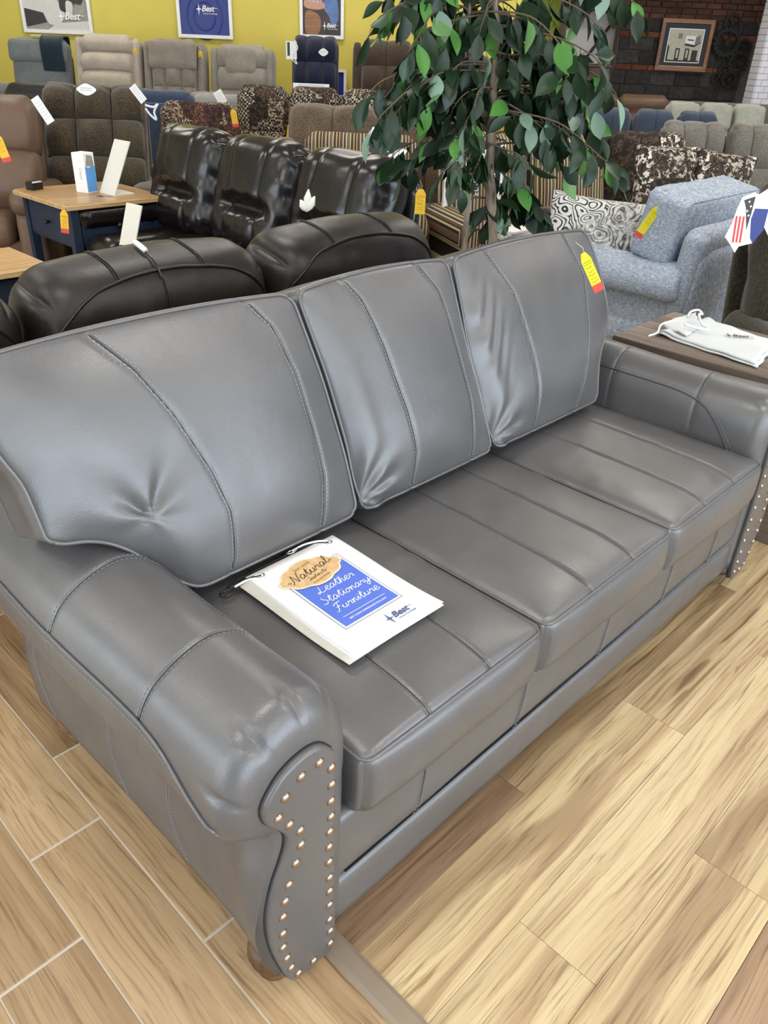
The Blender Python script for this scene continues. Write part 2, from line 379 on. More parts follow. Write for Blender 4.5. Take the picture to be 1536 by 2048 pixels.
def lattice(xs, ys, zs):
    """surface grid of the cube over given raw coordinates"""
    idx = {}; V = []; F = []
    A = (xs, ys, zs); n = [len(a) - 1 for a in A]
    def g(i, j, k):
        q = (i, j, k)
        if q not in idx: idx[q] = len(V); V.append((xs[i], ys[j], zs[k]))
        return idx[q]
    for i in range(n[0]):
        for j in range(n[1]):
            F.append((g(i, j, 0), g(i, j + 1, 0), g(i + 1, j + 1, 0), g(i + 1, j, 0)))
            F.append((g(i, j, n[2]), g(i + 1, j, n[2]), g(i + 1, j + 1, n[2]), g(i, j + 1, n[2])))
    for i in range(n[0]):
        for k in range(n[2]):
            F.append((g(i, 0, k), g(i + 1, 0, k), g(i + 1, 0, k + 1), g(i, 0, k + 1)))
            F.append((g(i, n[1], k), g(i, n[1], k + 1), g(i + 1, n[1], k + 1), g(i + 1, n[1], k)))
    for j in range(n[1]):
        for k in range(n[2]):
            F.append((g(0, j, k), g(0, j, k + 1), g(0, j + 1, k + 1), g(0, j + 1, k)))
            F.append((g(n[0], j, k), g(n[0], j + 1, k), g(n[0], j + 1, k + 1), g(n[0], j, k + 1)))
    return np.array(V), F
def lin(n, extra=()):
    a = list(np.linspace(-1, 1, n + 1))
    for e in extra:
        for d in (-.045, -.025, -.012, 0, .012, .025, .045): a.append(e + d)
    return np.array(sorted(set(round(float(x), 4) for x in a if -1 <= x <= 1)))
_nz = np.random.RandomState(7); NW = _nz.randn(40, 3); NP = _nz.rand(40) * 6.28
def snoise(P, f, k0=0, n=6):
    s = 0
    for k in range(k0, k0 + n): s = s + np.sin(P @ (NW[k] * f) + NP[k])
    return s / n
class Soft:
    """puffed rounded block. h half sizes, r edge radius, rc corner radius in plane pl"""
    def __init__(s, h, r, rc=0, pl=(0, 2), fn=None): s.h = np.array(h, float); s.r = r; s.rc = rc; s.pl = pl; s.fn = fn
    def map(s, raw):
        raw = np.atleast_2d(np.asarray(raw, float)); p = raw * s.h
        r = min(s.r, s.h.min() * .98)
        inn = s.h - r; q = np.clip(p, -inn, inn); d = p - q; L = np.linalg.norm(d, axis=1)[:, None]
        Li = np.abs(d).max(1)[:, None]
        p = np.where(L > 1e-9, q + d * (Li / np.maximum(L, 1e-9)), p)
        nrm = d / np.maximum(L, 1e-9)
        if s.rc:
            a, b = s.pl; ha, hb = s.h[a] - s.rc, s.h[b] - s.rc
            dx = np.abs(p[:, a]) - ha; dz = np.abs(p[:, b]) - hb
            mk_ = (dx > 0) & (dz > 0); mx = np.maximum(dx, dz); l = np.sqrt(dx * dx + dz * dz)
            k = np.where(mk_, mx / np.maximum(l, 1e-9), 1)
            p[:, a] = np.where(mk_, np.sign(p[:, a]) * (ha + dx * k), p[:, a])
            p[:, b] = np.where(mk_, np.sign(p[:, b]) * (hb + dz * k), p[:, b])
        return s.fn(p, raw, nrm) if s.fn else p
    def mesh(s, name, mat, parent, m=None, div=(16, 8, 12), ex=((), (), ()), **k):
        V, F = lattice(*[lin(d, e) for d, e in zip(div, ex)])
        return mk(name, s.map(V), F, mat, parent, m, **k)
def bulge(cols, rows, amp, face=(0, 2), pw=.42, floor=.0):
    """tufted panels pushed out along the surface normal"""
    def f(p, raw, n):
        u, v = raw[:, face[0]], raw[:, face[1]]
        a = np.abs(np.sin(PI * cols * (u + 1) / 2)) ** pw if cols > 1 else np.ones(len(u))
        b = np.abs(np.sin(PI * rows * (v + 1) / 2)) ** pw if rows > 1 else np.ones(len(u))
        edge_v = np.abs(v) > .97
        b = np.where(edge_v, 1.0, b)
        w = np.maximum(a * b, floor)
        k = np.where(np.abs(v) > .999, .30, 1.0) * np.where(np.abs(u) > .999, .4, 1.0)
        return p + n * (amp * k * (w - .5))[:, None]
    return f
def stitches(paths, off, mat, parent, name='stitching', gap=.0095, dash=.0062, r=.0007, m=None):
    parts = []
    for P in paths:
        Q = resample(P, gap); 
        for i in range(len(Q) - 1):
            d = Q[i + 1] - Q[i]; L = np.linalg.norm(d)
            if L < 1e-6: continue
            parts.append(tube([Q[i], Q[i] + d * dash / L], r, 3, cap=False))
    V, F = join(parts); return mk(name, V, F, mat, parent, m, kind='stuff')
def text(s, size, mat, parent, m, name='lettering', shear=0, ext=.0002, align='CENTER', bold=0):
    c = bpy.data.curves.new('t', 'FONT'); c.body = s; c.size = size; c.shear = shear; c.extrude = ext; c.align_x = align; c.offset = bold
    o = bpy.data.objects.new('t', c); COL.objects.link(o)
    bpy.context.view_layer.update()
    me = bpy.data.meshes.new_from_object(o.evaluated_get(bpy.context.evaluated_depsgraph_get()))
    bpy.data.objects.remove(o)
    me.transform(m); me.materials.clear(); me.materials.append(M[mat])
    o = bpy.data.objects.new(name, me); COL.objects.link(o)
    if parent is not None: o.parent = parent
    return o
def flat(name, pts, mat, parent, m=None, th=.001, **k):
    """thin print: outline in XY plane extruded in z"""
    V, F = prism(pts, th, 2, 0); 
    return mk(name, V, F, mat, parent, m, smooth=False, **k)
def star(cx, cz, a, b, w):
    P = []
    for k in range(8):
        an = k * PI / 4 + PI / 2; r = (b if k % 4 == 0 else a) if k % 2 == 0 else w
        P.append((cx + r * math.cos(an), cz + r * math.sin(an)))
    return P
# stroke handwriting
GL = {'L': ([[(.75, .95), (.45, 1.05), (.35, .7), (.3, .3), (.1, .0), (.0, .12), (.15, .2), (.5, .0), (.8, .12)]], .8),
 'e': ([[(.0, .2), (.3, .28), (.4, .45), (.22, .52), (.08, .3), (.15, .05), (.4, .05), (.55, .2)]], .52),
 'a': ([[(.45, .42), (.25, .52), (.05, .3), (.12, .04), (.3, .1), (.45, .42), (.42, .1), (.6, .12)]], .58),
 't': ([[(.0, .2), (.2, .6), (.28, .9), (.2, .3), (.28, .02), (.48, .15)], [(.08, .62), (.45, .66)]], .45),
 'h': ([[(.0, .2), (.28, .8), (.25, 1.0), (.12, .8), (.1, .0), (.2, .35), (.38, .45), (.4, .05), (.58, .15)]], .56),
 'r': ([[(.0, .2), (.15, .5), (.2, .4), (.4, .42), (.34, .1), (.52, .12)]], .5),
 'S': ([[(.65, .85), (.45, 1.02), (.2, .85), (.3, .6), (.55, .35), (.4, .02), (.05, .08)]], .68),
 'i': ([[(.0, .2), (.15, .48), (.12, .1), (.3, .1)], [(.17, .68), (.18, .72)]], .28),
 'o': ([[(.3, .48), (.08, .35), (.1, .05), (.32, .05), (.4, .35), (.25, .48), (.55, .4)]], .52),
 'n': ([[(.0, .3), (.1, .48), (.1, .02), (.2, .38), (.36, .46), (.4, .08), (.58, .15)]], .56),
 'y': ([[(.05, .48), (.08, .15), (.28, .12), (.42, .48), (.36, .0), (.15, -.35), (.0, -.15), (.3, .05), (.6, .2)]], .55),
 'F': ([[(.85, 1.0), (.35, .95), (.1, .8)], [(.5, .95), (.38, .4), (.2, .0), (.02, .05)], [(.22, .5), (.6, .52)]], .7),
 'u': ([[(.0, .2), (.12, .48), (.1, .15), (.25, .05), (.42, .2), (.45, .48), (.42, .1), (.6, .12)]], .58),
 'N': ([[(.0, .0), (.2, .3), (.3, .95), (.45, .5), (.6, .02), (.75, .6), (.95, 1.0)]], .88),
 'l': ([[(.0, .2), (.25, .7), (.22, 1.0), (.1, .7), (.12, .1), (.35, .1)]], .34),
 's': ([[(.0, .15), (.2, .5), (.32, .2), (.15, .02), (.0, .1), (.45, .15)]], .42),
 'c': ([[(.4, .42), (.2, .48), (.05, .25), (.15, .03), (.45, .12)]], .45),
 'I': ([[(.1, .85), (.4, 1.0), (.3, .4), (.1, .0), (.0, .15), (.45, .2)]], .45), ' ': ([], .4)}
def script(s, size, r, mat, parent, m, name='lettering', center=True, rise=0.0):
    x = 0; parts = []; tot = sum(GL[c][1] for c in s)
    for c in s:
        st, w = GL[c]
        for P in st:
            Q = catmull([(a + x + .22 * b, b, 0) for a, b in P], 5)
            Q[:, 1] += rise * Q[:, 0]
            Q = (Q - np.array([tot / 2 if center else 0, 0, 0])) * size
            parts.append(tube(Q, r, 4))
        x += w
    V, F = join(parts); V[:, 2] *= .3
    return mk(name, V, F, mat, parent, m)
# ---------------------------------------------------------------- structure
def struct(o): o['kind'] = 'structure'; return o
floor = struct(mk('floor', *box(-6, 16, -6, 16, -.05, -.008), 'joint_dark', smooth=False))
def far_floor(x0, x1, y0, y1, mat): return mk('floor_area', *box(x0, x1, y0, y1, -.008, -.0015), mat, floor, smooth=False)
rnd = random.Random(3)
# porcelain wood tiles, running along y, west of the strip
tl_mesh = None
cols = [(.440, .606), (.2745, .4365), (.1095, .2715), (-.0555, .1065), (-.2205, -.0585), (-.3855, -.2235), (-.5505, -.3885), (-.7155, -.5535)]
offs = [.858, 1.268, 1.033, .80, 1.18, .95, 1.3, 1.08]
mk('grout_bed', *box(-6, .606, -6, 16, -.008, -.0022), 'grout', floor, smooth=False)
sh = {}
for (a, b), of in zip(cols, offs):
    for k in range(-2, 4):
        y0 = of + (k - 1) * .648 + .0035; y1 = y0 + .641
        key = round(b - a, 3)
        if key not in sh: sh[key] = mk('tile', *bbox(-(b - a) / 2, (b - a) / 2, -.3205, .3205, -.006, 0, .0012), 'tile_wood', floor, smooth=False)
        if key in sh and sh[key].name == 'tile' and k == -2 and a == .440: o = sh[key]
        else:
            o = sh[key].copy(); COL.objects.link(o)
        o.location = ((a + b) / 2, (y0 + y1) / 2, 0); o.name = 'tile'
for o in [o for o in bpy.data.objects if o.name.startswith('tile') and tuple(o.location) == (0, 0, 0)]: bpy.data.objects.remove(o)
# vinyl planks along x, east of the strip
W_ = .1830
joint = {0: .075, 1: .258, 2: .442, 3: .625}
starts = {0: 1.352, 1: .931, 2: 1.674, 3: 1.204, 4: .80, 5: 1.5, 6: 1.05, -1: .78, -2: 1.55, -3: 1.1, -4: .85, -5: 1.4}
pm = None
for r_ in range(-5, 8):
    y0 = .075 + r_ * W_
    st = starts.get(r_, 1.0 + .2 * (r_ % 3))
    xs = [.636] + [st + k * 1.22 for k in range(0, 3)]
    for k in range(len(xs) - 1):
        a, b = xs[k], xs[k + 1]
        o = mk('plank', *bbox(-(b - a) / 2 + .0004, (b - a) / 2 - .0004, -W_ / 2 + .0004, W_ / 2 - .0004, -.0055, 0, .0006), 'plank_wood_dark' if (r_, k) in ((3, 0), (4, 1), (-1, 1)) else 'plank_wood', floor, smooth=False)
        o.location = ((a + b) / 2, y0 + W_ / 2, 0)
far_floor(.60, 16, 1.54, 16, 'plank_wood'); far_floor(.60, 16, -6, -.84, 'plank_wood')
far_floor(3.3, 16, -.84, 1.54, 'plank_wood')
# transition strip
pr = [(.594, -.002), (.597, .004), (.606, .008), (.636, .008), (.645, .004), (.648, -.002)]
V, F = prism(pr, 8.0, 1, -3.0); struct(mk('trim_1', V, F, 'strip_metal', smooth=False))['label'] = 'brown metal transition strip between tile and plank floor'
# yellow wall
def wallbox(name, l0, l1, d0, d1, z0, z1, mat, parent=None, kind='structure'):
    V, F = box(l0, l1, d0, d1, z0, z1); o = mk(name, V, F, mat, parent, RZ(-YAW), smooth=False)
    if kind and parent is None: o['kind'] = kind
    return o
DY = 10.62
wallbox('wall_back', -7.5, 1.42, DY, DY + .15, 0, CEIL, 'yellow_wall')
plat = wallbox('trim_2', -7.0, 1.0, 8.95, DY, 0, .42, 'platform_carpet'); plat['label'] = 'low raised display platform along the yellow wall'
wallbox('wall_left', -7.6, -7.45, -5, DY, 0, CEIL, 'cream_wall')
wallbox('wall_front', 2.9, 9, -5.6, -5.45, 0, CEIL, 'cream_wall')
wallbox('ceiling', -7.6, 9, -6, 17, CEIL, CEIL + .1, 'ceiling_paint')
wallbox('wall_far', 1.3, 9, 16.3, 16.45, 0, CEIL, 'cream_wall')
wallbox('wall_lime', 1.5, 2.6, 15.6, 15.7, 1.35, CEIL, 'lime_wall')
# brick wall in front of the far room
DB = 14.5
bw = wallbox('wall_right', 2.62, 5.62, DB + .03, DB + .3, 0, 1.0, 'mortar')
wallbox('backing', 3.36, 5.62, DB + .03, DB + .3, 1.0, 2.6, 'mortar', bw)
wallbox('backing', 2.62, 5.62, DB + .03, DB + .3, 2.15, CEIL, 'mortar', bw)
wallbox('backing', 5.62, 9.0, DB + .03, DB + .3, 2.22, CEIL, 'mortar', bw)
rb = random.Random(5)
def course(z0, z1, l0, l1, w, mat, name, off, j=.012):
    l = l0 - off
    while l < l1:
        a, b = max(l, l0) + j / 2, min(l + w * rb.uniform(.97, 1.03), l1) - j / 2
        if b - a > .05:
            dz = rb.uniform(0, .012)
            V, F = bbox(a, b, z0 + j / 2, z1 - j / 2, 0, .035 + dz, .006)
            V = np.array(V)[:, [0, 2, 1]]; V[:, 1] = DB + .035 - V[:, 1]
            mk(name, V, F, mat, bw, RZ(-YAW), smooth=False)
        l += w
zt = 2.145
for k, z in enumerate(np.arange(2.145, 2.72, .081)):
    course(z, z + .081, 2.62, 7.2 if z > 2.2 else 5.62, .235, 'brick_red', 'brick', .1 * (k % 2))
course(2.075, 2.145, 3.36, 5.55, .235, 'brick_red', 'brick', .05)
course(1.90, 2.072, 3.36, 5.50, .40, 'block_grey', 'block', .1); course(1.82, 1.90, 3.36, 5.5, .26, 'brick_orange', 'brick', .1)
course(1.645, 1.82, 3.38, 5.46, .40, 'block_grey', 'block', .25); course(1.45, 1.645, 3.38, 5.44, .40, 'block_grey', 'block', .05)
course(1.368, 1.45, 3.38, 5.42, .26, 'brick_orange', 'brick', .0); course(1.168, 1.368, 3.36, 5.40, .40, 'block_grey', 'block', .2)
course(.985, 1.168, 3.1, 5.38, .40, 'block_grey', 'block', .0); course(.80, .985, 2.9, 5.36, .40, 'block_grey', 'block', .22)
# stair enclosure seen through the opening left of the brick wall
st = thing('stair_panel', 'white plaster stair side with dark sloping handrail beside the brick wall', 'stair', LD(3.0, DB + .5), -YAW)
mk('panel', *box(-.38, .42, 0, .06, .9, 2.3), 'white_wall', st, smooth=False)
mk('handrail', *tube([(.30, -.04, 1.97), (-.02, -.04, 1.50)], .022, 6), 'dark_red_wood', st)
mk('riser_board', *prism([(-.38, 2.28), (.12, 2.28), (-.18, 2.0), (-.38, 1.9)], -.02, 1, -.02), 'dark_red_wood', st, smooth=False)
cb = thing('wooden_cabinet', 'tall reddish brown wooden post cabinet below the white stair panel', 'cabinet', LD(2.93, DB - .6), -YAW)
mk('body', *bbox(-.19, .19, -.2, .2, 0, 1.40, .01), 'dark_red_wood', cb, smooth=False)
mk('top', *bbox(-.21, .21, -.22, .22, 1.40, 1.44, .01), 'dark_red_wood', cb, smooth=False)
for k in range(2): mk('door', *bbox(-.17 + .175 * k, -.01 + .175 * k, -.215, -.2, .1, 1.3, .005), 'dark_red_wood', cb, smooth=False)
# white painted brick column
cw = struct(mk('trim_3', *box(0, .34, 0, .34, 0, CEIL), 'brick_mortar_grey', None, Matrix.Translation(Vector(LD(5.26, 13.45))) @ RZ(-YAW), smooth=False))
cw['label'] = 'white painted brick pillar at the right edge'
parts = []
for k in range(40):
    z = .02 + k * .082
    if z > 3.2: break
    for q in range(3):
        a = q * .14 - (.07 if k % 2 else 0); a0, b0 = max(a, 0) + .004, min(a + .14, .34) - .004
        if b0 - a0 > .02:
            parts.append(box(a0, b0, -.012, 0, z, z + .074)); parts.append(box(-.012, 0, a0, b0, z, z + .074))
V, F = join(parts); mk('painted_bricks', V, F, 'white_brick', cw, Matrix.Translation(Vector(LD(5.26, 13.45))) @ RZ(-YAW), smooth=False, kind='stuff')
# ceiling lights
for i, (l, d) in enumerate(LAMPS):
    p = LD(l, d, CEIL)
    t = thing('ceiling_light', 'rectangular white fluorescent light recessed in the showroom ceiling', 'ceiling light', p, -YAW, 'ceiling fluorescent lights')
    if i == 0:
        fr = mk('frame', *join([box(-.62, .62, -.32, -.29, -.05, 0), box(-.62, .62, .29, .32, -.05, 0), box(-.62, -.59, -.29, .29, -.05, 0), box(.59, .62, -.29, .29, -.05, 0)]), 'lamp_housing', t, smooth=False)
        df = mk('diffuser', *box(-.59, .59, -.29, .29, -.035, -.02), 'lamp_glow', t, smooth=False)
    else:
        for s_ in (fr, df):
            c_ = s_.copy(); COL.objects.link(c_); c_.parent = t
# shop windows behind the camera
for nm, x0, x1, y0, y1, ax in (('window_1', -3.6, 6.2, -4.86, -4.82, 0), ('window_2', -4.46, -4.42, .2, 6.2, 1)):
    w = struct(mk(nm, *box(x0, x1, y0, y1, .15, 2.75), 'window_glow', smooth=False))
    ps = []
    for k in range(6):
        f = k / 5
        if ax == 0: x = x0 + (x1 - x0) * f; ps.append(box(x - .03, x + .03, y1, y1 + .05, .1, 2.8))
        else: y = y0 + (y1 - y0) * f; ps.append(box(x1, x1 + .05, y - .03, y + .03, .1, 2.8))
    mk('window_frame', *join(ps), 'white_paint', w, smooth=False)
# ================================================================ MAIN SOFA (world coordinates, front faces -y)
SO = Vector((1.507, 1.12, 0)); SM = Matrix.Translation(-SO)
sofa = thing('sofa', 'large grey leather three-seat sofa with rolled nailhead arms in the foreground', 'sofa', SO)
def sub(P): return np.asarray(P) - np.array(SO)
XC = 1.507
def mir(P): Q = np.array(P, float); Q[..., 0] = 2 * XC - Q[..., 0]; return Q
YF = .657
# ---- base
def fb(p, raw, n): return p + snoise(p, 9, 3)[:, None] * n * .003
rail = Soft(((2.35 - .66) / 2 + .06, .03, .085), .02, fn=lambda p, r, n: p + n * (snoise(p, 14, 2) * .0025)[:, None])
rail.mesh('front_rail', 'grey_leather', sofa, SM @ T(XC, .700, .285), (60, 3, 8))
low = Soft(((2.35 - .66) / 2 + .06, .028, .062), .02, fn=lambda p, r, n: p + n * (snoise(p, 14, 9) * .002)[:, None])
low.mesh('lower_rail', 'grey_leather', sofa, SM @ T(XC, .697, .134), (60, 3, 8))
mk('base', *bbox(.62, 2.394, .71, 1.56, .09, .40, .02), 'grey_leather', sofa, SM)
mk('bottom_cloth', *box(.50, 2.51, .72, 1.54, .075, .095), 'black_lining', sofa, SM, smooth=False)
bk = Soft((1.00, .10, .45), .05, rc=.08)
bk.mesh('back_frame', 'grey_leather', sofa, SM @ T(XC, 1.535, .53) @ RX(math.radians(-5)), (30, 4, 14))
# rail seams
for x in (.86, 1.20, 1.56, 1.90, 2.20):
    P = [(x, .668, .36), (x + .002, .6685, .31), (x - .003, .6685, .27), (x - .012, .669, .225), (x - .02, .672, .205)]
    P = catmull(P, 5)
    stitches([P + [0.006, -.0012, 0], P - [0.006, .0012, 0]], 0, 'thread', sofa, m=SM, r=.0006)
    mk('seam', *tube(P + [0, .0002, 0], .0011, 4), 'grey_leather_welt', sofa, SM)
mk('seam', *tube([(.65, .674, .204), (2.37, .674, .204)], .003, 5), 'black_lining', sofa, SM)
# ---- seat cushions
SEAT = [(.660, 1.199), (1.201, 1.773), (1.775, 2.356)]
for i, (a, b) in enumerate(SEAT):
    hx = (b - a) / 2; cx = (a + b) / 2; y0, y1 = .640, 1.30; hy = (y1 - y0) / 2; hz = .078
    sx = (-.33, .33)
    def fs(p, raw, n, hx=hx, hy=hy, i=i):
        u, v, w = raw[:, 0], raw[:, 1], raw[:, 2]
        up = np.clip(w, 0, 1) ** 2
        cr = (1 - np.clip(np.abs(u), 0, 1) ** 4) * (1 - np.clip(-v, 0, 1) ** 6)
        q = p.copy()
        q[:, 2] += up * .026 * cr
        q[:, 1] -= np.clip(-v, 0, 1) ** 3 * (.014 * (1 - w * w) * (1 - u ** 4)) + np.clip(-v, 0, 1) ** 3 * (-.012 * (w < 0) * w * w)
        for s in sx: q[:, 2] -= up * .0035 * np.exp(-((u - s - .03 * (v)) / .022) ** 2) * (v > -.985)
        wr = snoise(p + i * .7, 16, 5 * i) * .003 * (1 - .5 * up) + up * np.maximum(0, snoise(p * [1, 2.2, 1] + i, 24, 4 + i)) * .0035 * np.exp(-((v - .1) / .5) ** 2)
        return q + n * wr[:, None]
    S = Soft((hx, hy, hz), .022, rc=.03, pl=(0, 1), fn=fs)
    mx = SM @ T(cx, (y0 + y1) / 2, .353 + hz)
    c = S.mesh('seat_cushion', 'grey_leather', sofa, mx, (34, 34, 8), ((-.36, -.3, .3, .36), (-.95,), (.9,)))
    # piping round the top front edge
    t = np.linspace(-1, 1, 60)
    P = np.concatenate([S.map([(-1, v, 1) for v in np.linspace(.9, -1, 30)[:-1]]), S.map([(x, -1, 1) for x in t]), S.map([(1, v, 1) for v in np.linspace(-1, .9, 30)[1:]])])
    P[:, 1] -= .001; mk('piping', *tube(resample(P, .012), .0042, 6), 'grey_leather', c, mx)
    P = np.concatenate([S.map([(x, -1, -1) for x in t])]); mk('piping', *tube(resample(P, .012), .003, 5), 'grey_leather', c, mx)
    for s in sx:
        L = S.map([(s + .03 * v, v, 1) for v in np.linspace(-.995, .95, 60)]); L[:, 2] += .0022
        mk('seam', *tube(L - [0, 0, .0015], .0011, 4), 'grey_leather_welt', c, mx)
        stitches([L + [.006, 0, .0012], L - [.006, 0, -.0012]], 0, 'thread', c, m=mx)
# ---- back cushions
LEAN = math.radians(20.5)
SL = .545
# outline tables: s above the seat -> x of left edge, right edge ; seams
BC = [
    dict(side=-1, L=([0, .2, .26, .34, .545], [.44, .432, .415, .402, .415]), R=([0, .16, .34, .545], [1.163, 1.164, 1.152, 1.122]),
         S=[([0, .04, .14, .24, .36, .455, .545], [.78, .791, .800, .779, .739, .693, .625]), ([0, .04, .13, .25, .37, .474, .545], [1.035, 1.046, 1.067, 1.067, 1.06, 1.037, .985])]),
    dict(side=0, L=([0, .16, .34, .545], [1.169, 1.167, 1.157, 1.128]), R=([0, .17, .32, .545], [1.694, 1.682, 1.664, 1.655]),
         S=[([0, .05, .1, .21, .37, .48, .545], [1.345, 1.349, 1.359, 1.351, 1.328, 1.304, 1.267]), ([0, .06, .17, .31, .46, .545], [1.59, 1.595, 1.606, 1.595, 1.578, 1.52])]),
    dict(side=1, L=([0, .08, .3, .44, .545], [1.70, 1.686, 1.66, 1.668, 1.665]), R=([0, .054, .145, .2, .27, .37, .47, .545], [2.262, 2.275, 2.31, 2.365, 2.402, 2.392, 2.365, 2.33]),
         S=[([0, .127, .247, .41, .545], [1.88, 1.897, 1.894, 1.868, 1.80]), ([0, .14, .26, .4, .545], [2.105, 2.165, 2.207, 2.235, 2.19])])]
def NOTCH(x): return sum(np.interp(x + d, [.44, .52, .57, .61, .645, .68, .71], [.198, .180, .150, .105, .055, .015, .0]) for d in (-.02, -.01, 0, .01, .02)) / 5
for i, D_ in enumerate(BC):
    side = D_['side']; hx = .3; hz = SL / 2; hy = .085
    FL = lambda f, D_=D_: np.interp(f * SL, *D_['L']); FR = lambda f, D_=D_: np.interp(f * SL, *D_['R'])
    def smooth_(fn, f): return sum(fn(np.clip(f + d, 0, 1)) for d in (-.06, -.03, 0, .03, .06)) / 5
    def fback(p, raw, n, D_=D_, side=side, i=i, hx=hx, FL=FL, FR=FR):
        u, w, v = p[:, 0] / hx, raw[:, 1], p[:, 2] / (SL / 2)
        f = np.clip((v + 1) / 2, 0, 1)
        xl, xr = smooth_(FL, f), smooth_(FR, f)
        x = xl + (xr - xl) * (u + 1) / 2
        sb = NOTCH(x) if side == -1 else 0 * x
        s = sb + (SL - sb) * f
        s = s + .016 * np.maximum(0, 1 - u ** 2) * f ** 4
        fr = np.clip(-w, -1, 1) * .5 + .5
        e = np.clip(1 - np.abs(u) ** 3.2, 0, 1) * np.clip(1 - np.abs(v) ** 3.0, 0, 1)
        e = e * (1 + .25 * (-v)); puff = .046 * e
        for (ss, xx) in D_['S']:
            xs = np.interp(s, ss, xx); puff = puff - .004 * np.exp(-((x - xs) / .006) ** 2)
        wr = snoise(np.stack([x, s * 0, s], 1) + i, 9, 6 * i) * .006 * e
        if side == -1:
            dx, dz = x - .63, s - .19; rr = np.sqrt(dx * dx + dz * dz) + 1e-6; an = np.arctan2(dz, dx)
            wr = wr - .016 * np.exp(-((an - 2.2) / .42) ** 2) * np.exp(-(rr / .11) ** 2) - .013 * np.exp(-((an - .95) / .25) ** 2) * np.exp(-(rr / .10) ** 2) + .002 * np.sin(an * 5) * np.exp(-(rr / .12) ** 2)
        if side >= 0:
            dx, dz = x - xl, s - .03; rr = np.sqrt(dx * dx + dz * dz) + 1e-6; an = np.arctan2(dz, dx)
            wr = wr + .006 * np.sin(an * 11 + i) * np.exp(-((rr - .07) / .06) ** 2)
            wr = wr + .010 * np.exp(-((x - xl - .055) / .035) ** 2) * np.exp(-((s - .2) / .22) ** 2)
        if side == 1:
            wr = wr + .0045 * np.sin((s * .9 - x) * 75 + 3 * np.sin(x * 30)) * np.exp(-((x - 1.74) / .05) ** 2) * np.exp(-((s - .33) / .11) ** 2)
        th = p[:, 1]
        yy = th - fr * (puff + wr) * (w < .99)
        cl, sl = math.cos(LEAN), math.sin(LEAN)
        return np.stack([x, 1.255 + s * sl + yy * cl, .535 + s * cl - yy * sl], 1)
    S = Soft((hx, hy, hz), .016, rc=.036, fn=fback)
    c = S.mesh('back_cushion', 'grey_leather', sofa, SM, (96, 8, 64), ((), (), ()))
    n_ = 80
    loop = [(-1, -1, v) for v in np.linspace(-1, 1, n_)[:-1]] + [(u, -1, 1) for u in np.linspace(-1, 1, n_)[:-1]] + [(1, -1, v) for v in np.linspace(1, -1, n_)[:-1]] + [(u, -1, -1) for u in np.linspace(1, -1, n_)[:-1]]
    P = S.map(loop); P[:, 1] -= .003
    mk('piping', *tube(P, .0046, 6, closed=True), 'grey_leather', c, SM)
    loop2 = [(a_, 1, c_) for a_, b_, c_ in loop]; mk('piping', *tube(S.map(loop2), .0045, 5, closed=True), 'grey_leather', c, SM)
    for (ss, xx) in D_['S']:
        L = []
        for f in np.linspace(.03, .97, 90):
            xl, xr = float(smooth_(FL, np.array([f]))[0]), float(smooth_(FR, np.array([f]))[0])
            sb_ = 0
            s_ = f * SL
            if side == -1: sb_ = float(NOTCH(np.interp(f * SL, ss, xx))); s_ = sb_ + (SL - sb_) * f
            xs = np.interp(s_, ss, xx)
            L.append(((xs - xl) / (xr - xl) * 2 - 1, -1, f * 2 - 1))
        L = S.map(L); L = catmull(resample(L, n=40), 3); off = np.array([0, -.0030, .0010])
        mk('seam', *tube(L + off * .4, .0012, 4), 'grey_leather_welt', c, SM)
        stitches([L + off + [.0062, 0, 0], L + off - [.0062, 0, 0]], 0, 'thread_pale', c, m=SM)
# ---- arms
PL = [(.602, .581), (.576, .611), (.543, .619), (.501, .608), (.473, .583), (.458, .555), (.463, .522), (.484, .491), (.499, .465), (.500, .440), (.491, .41), (.472, .366), (.458, .315), (.453, .266), (.458, .203), (.473, .132), (.496, .058), (.524, .045), (.564, .042), (.603, .052), (.605, .20), (.605, .40)]
PLC = catmull(PL[:-1] , 5)
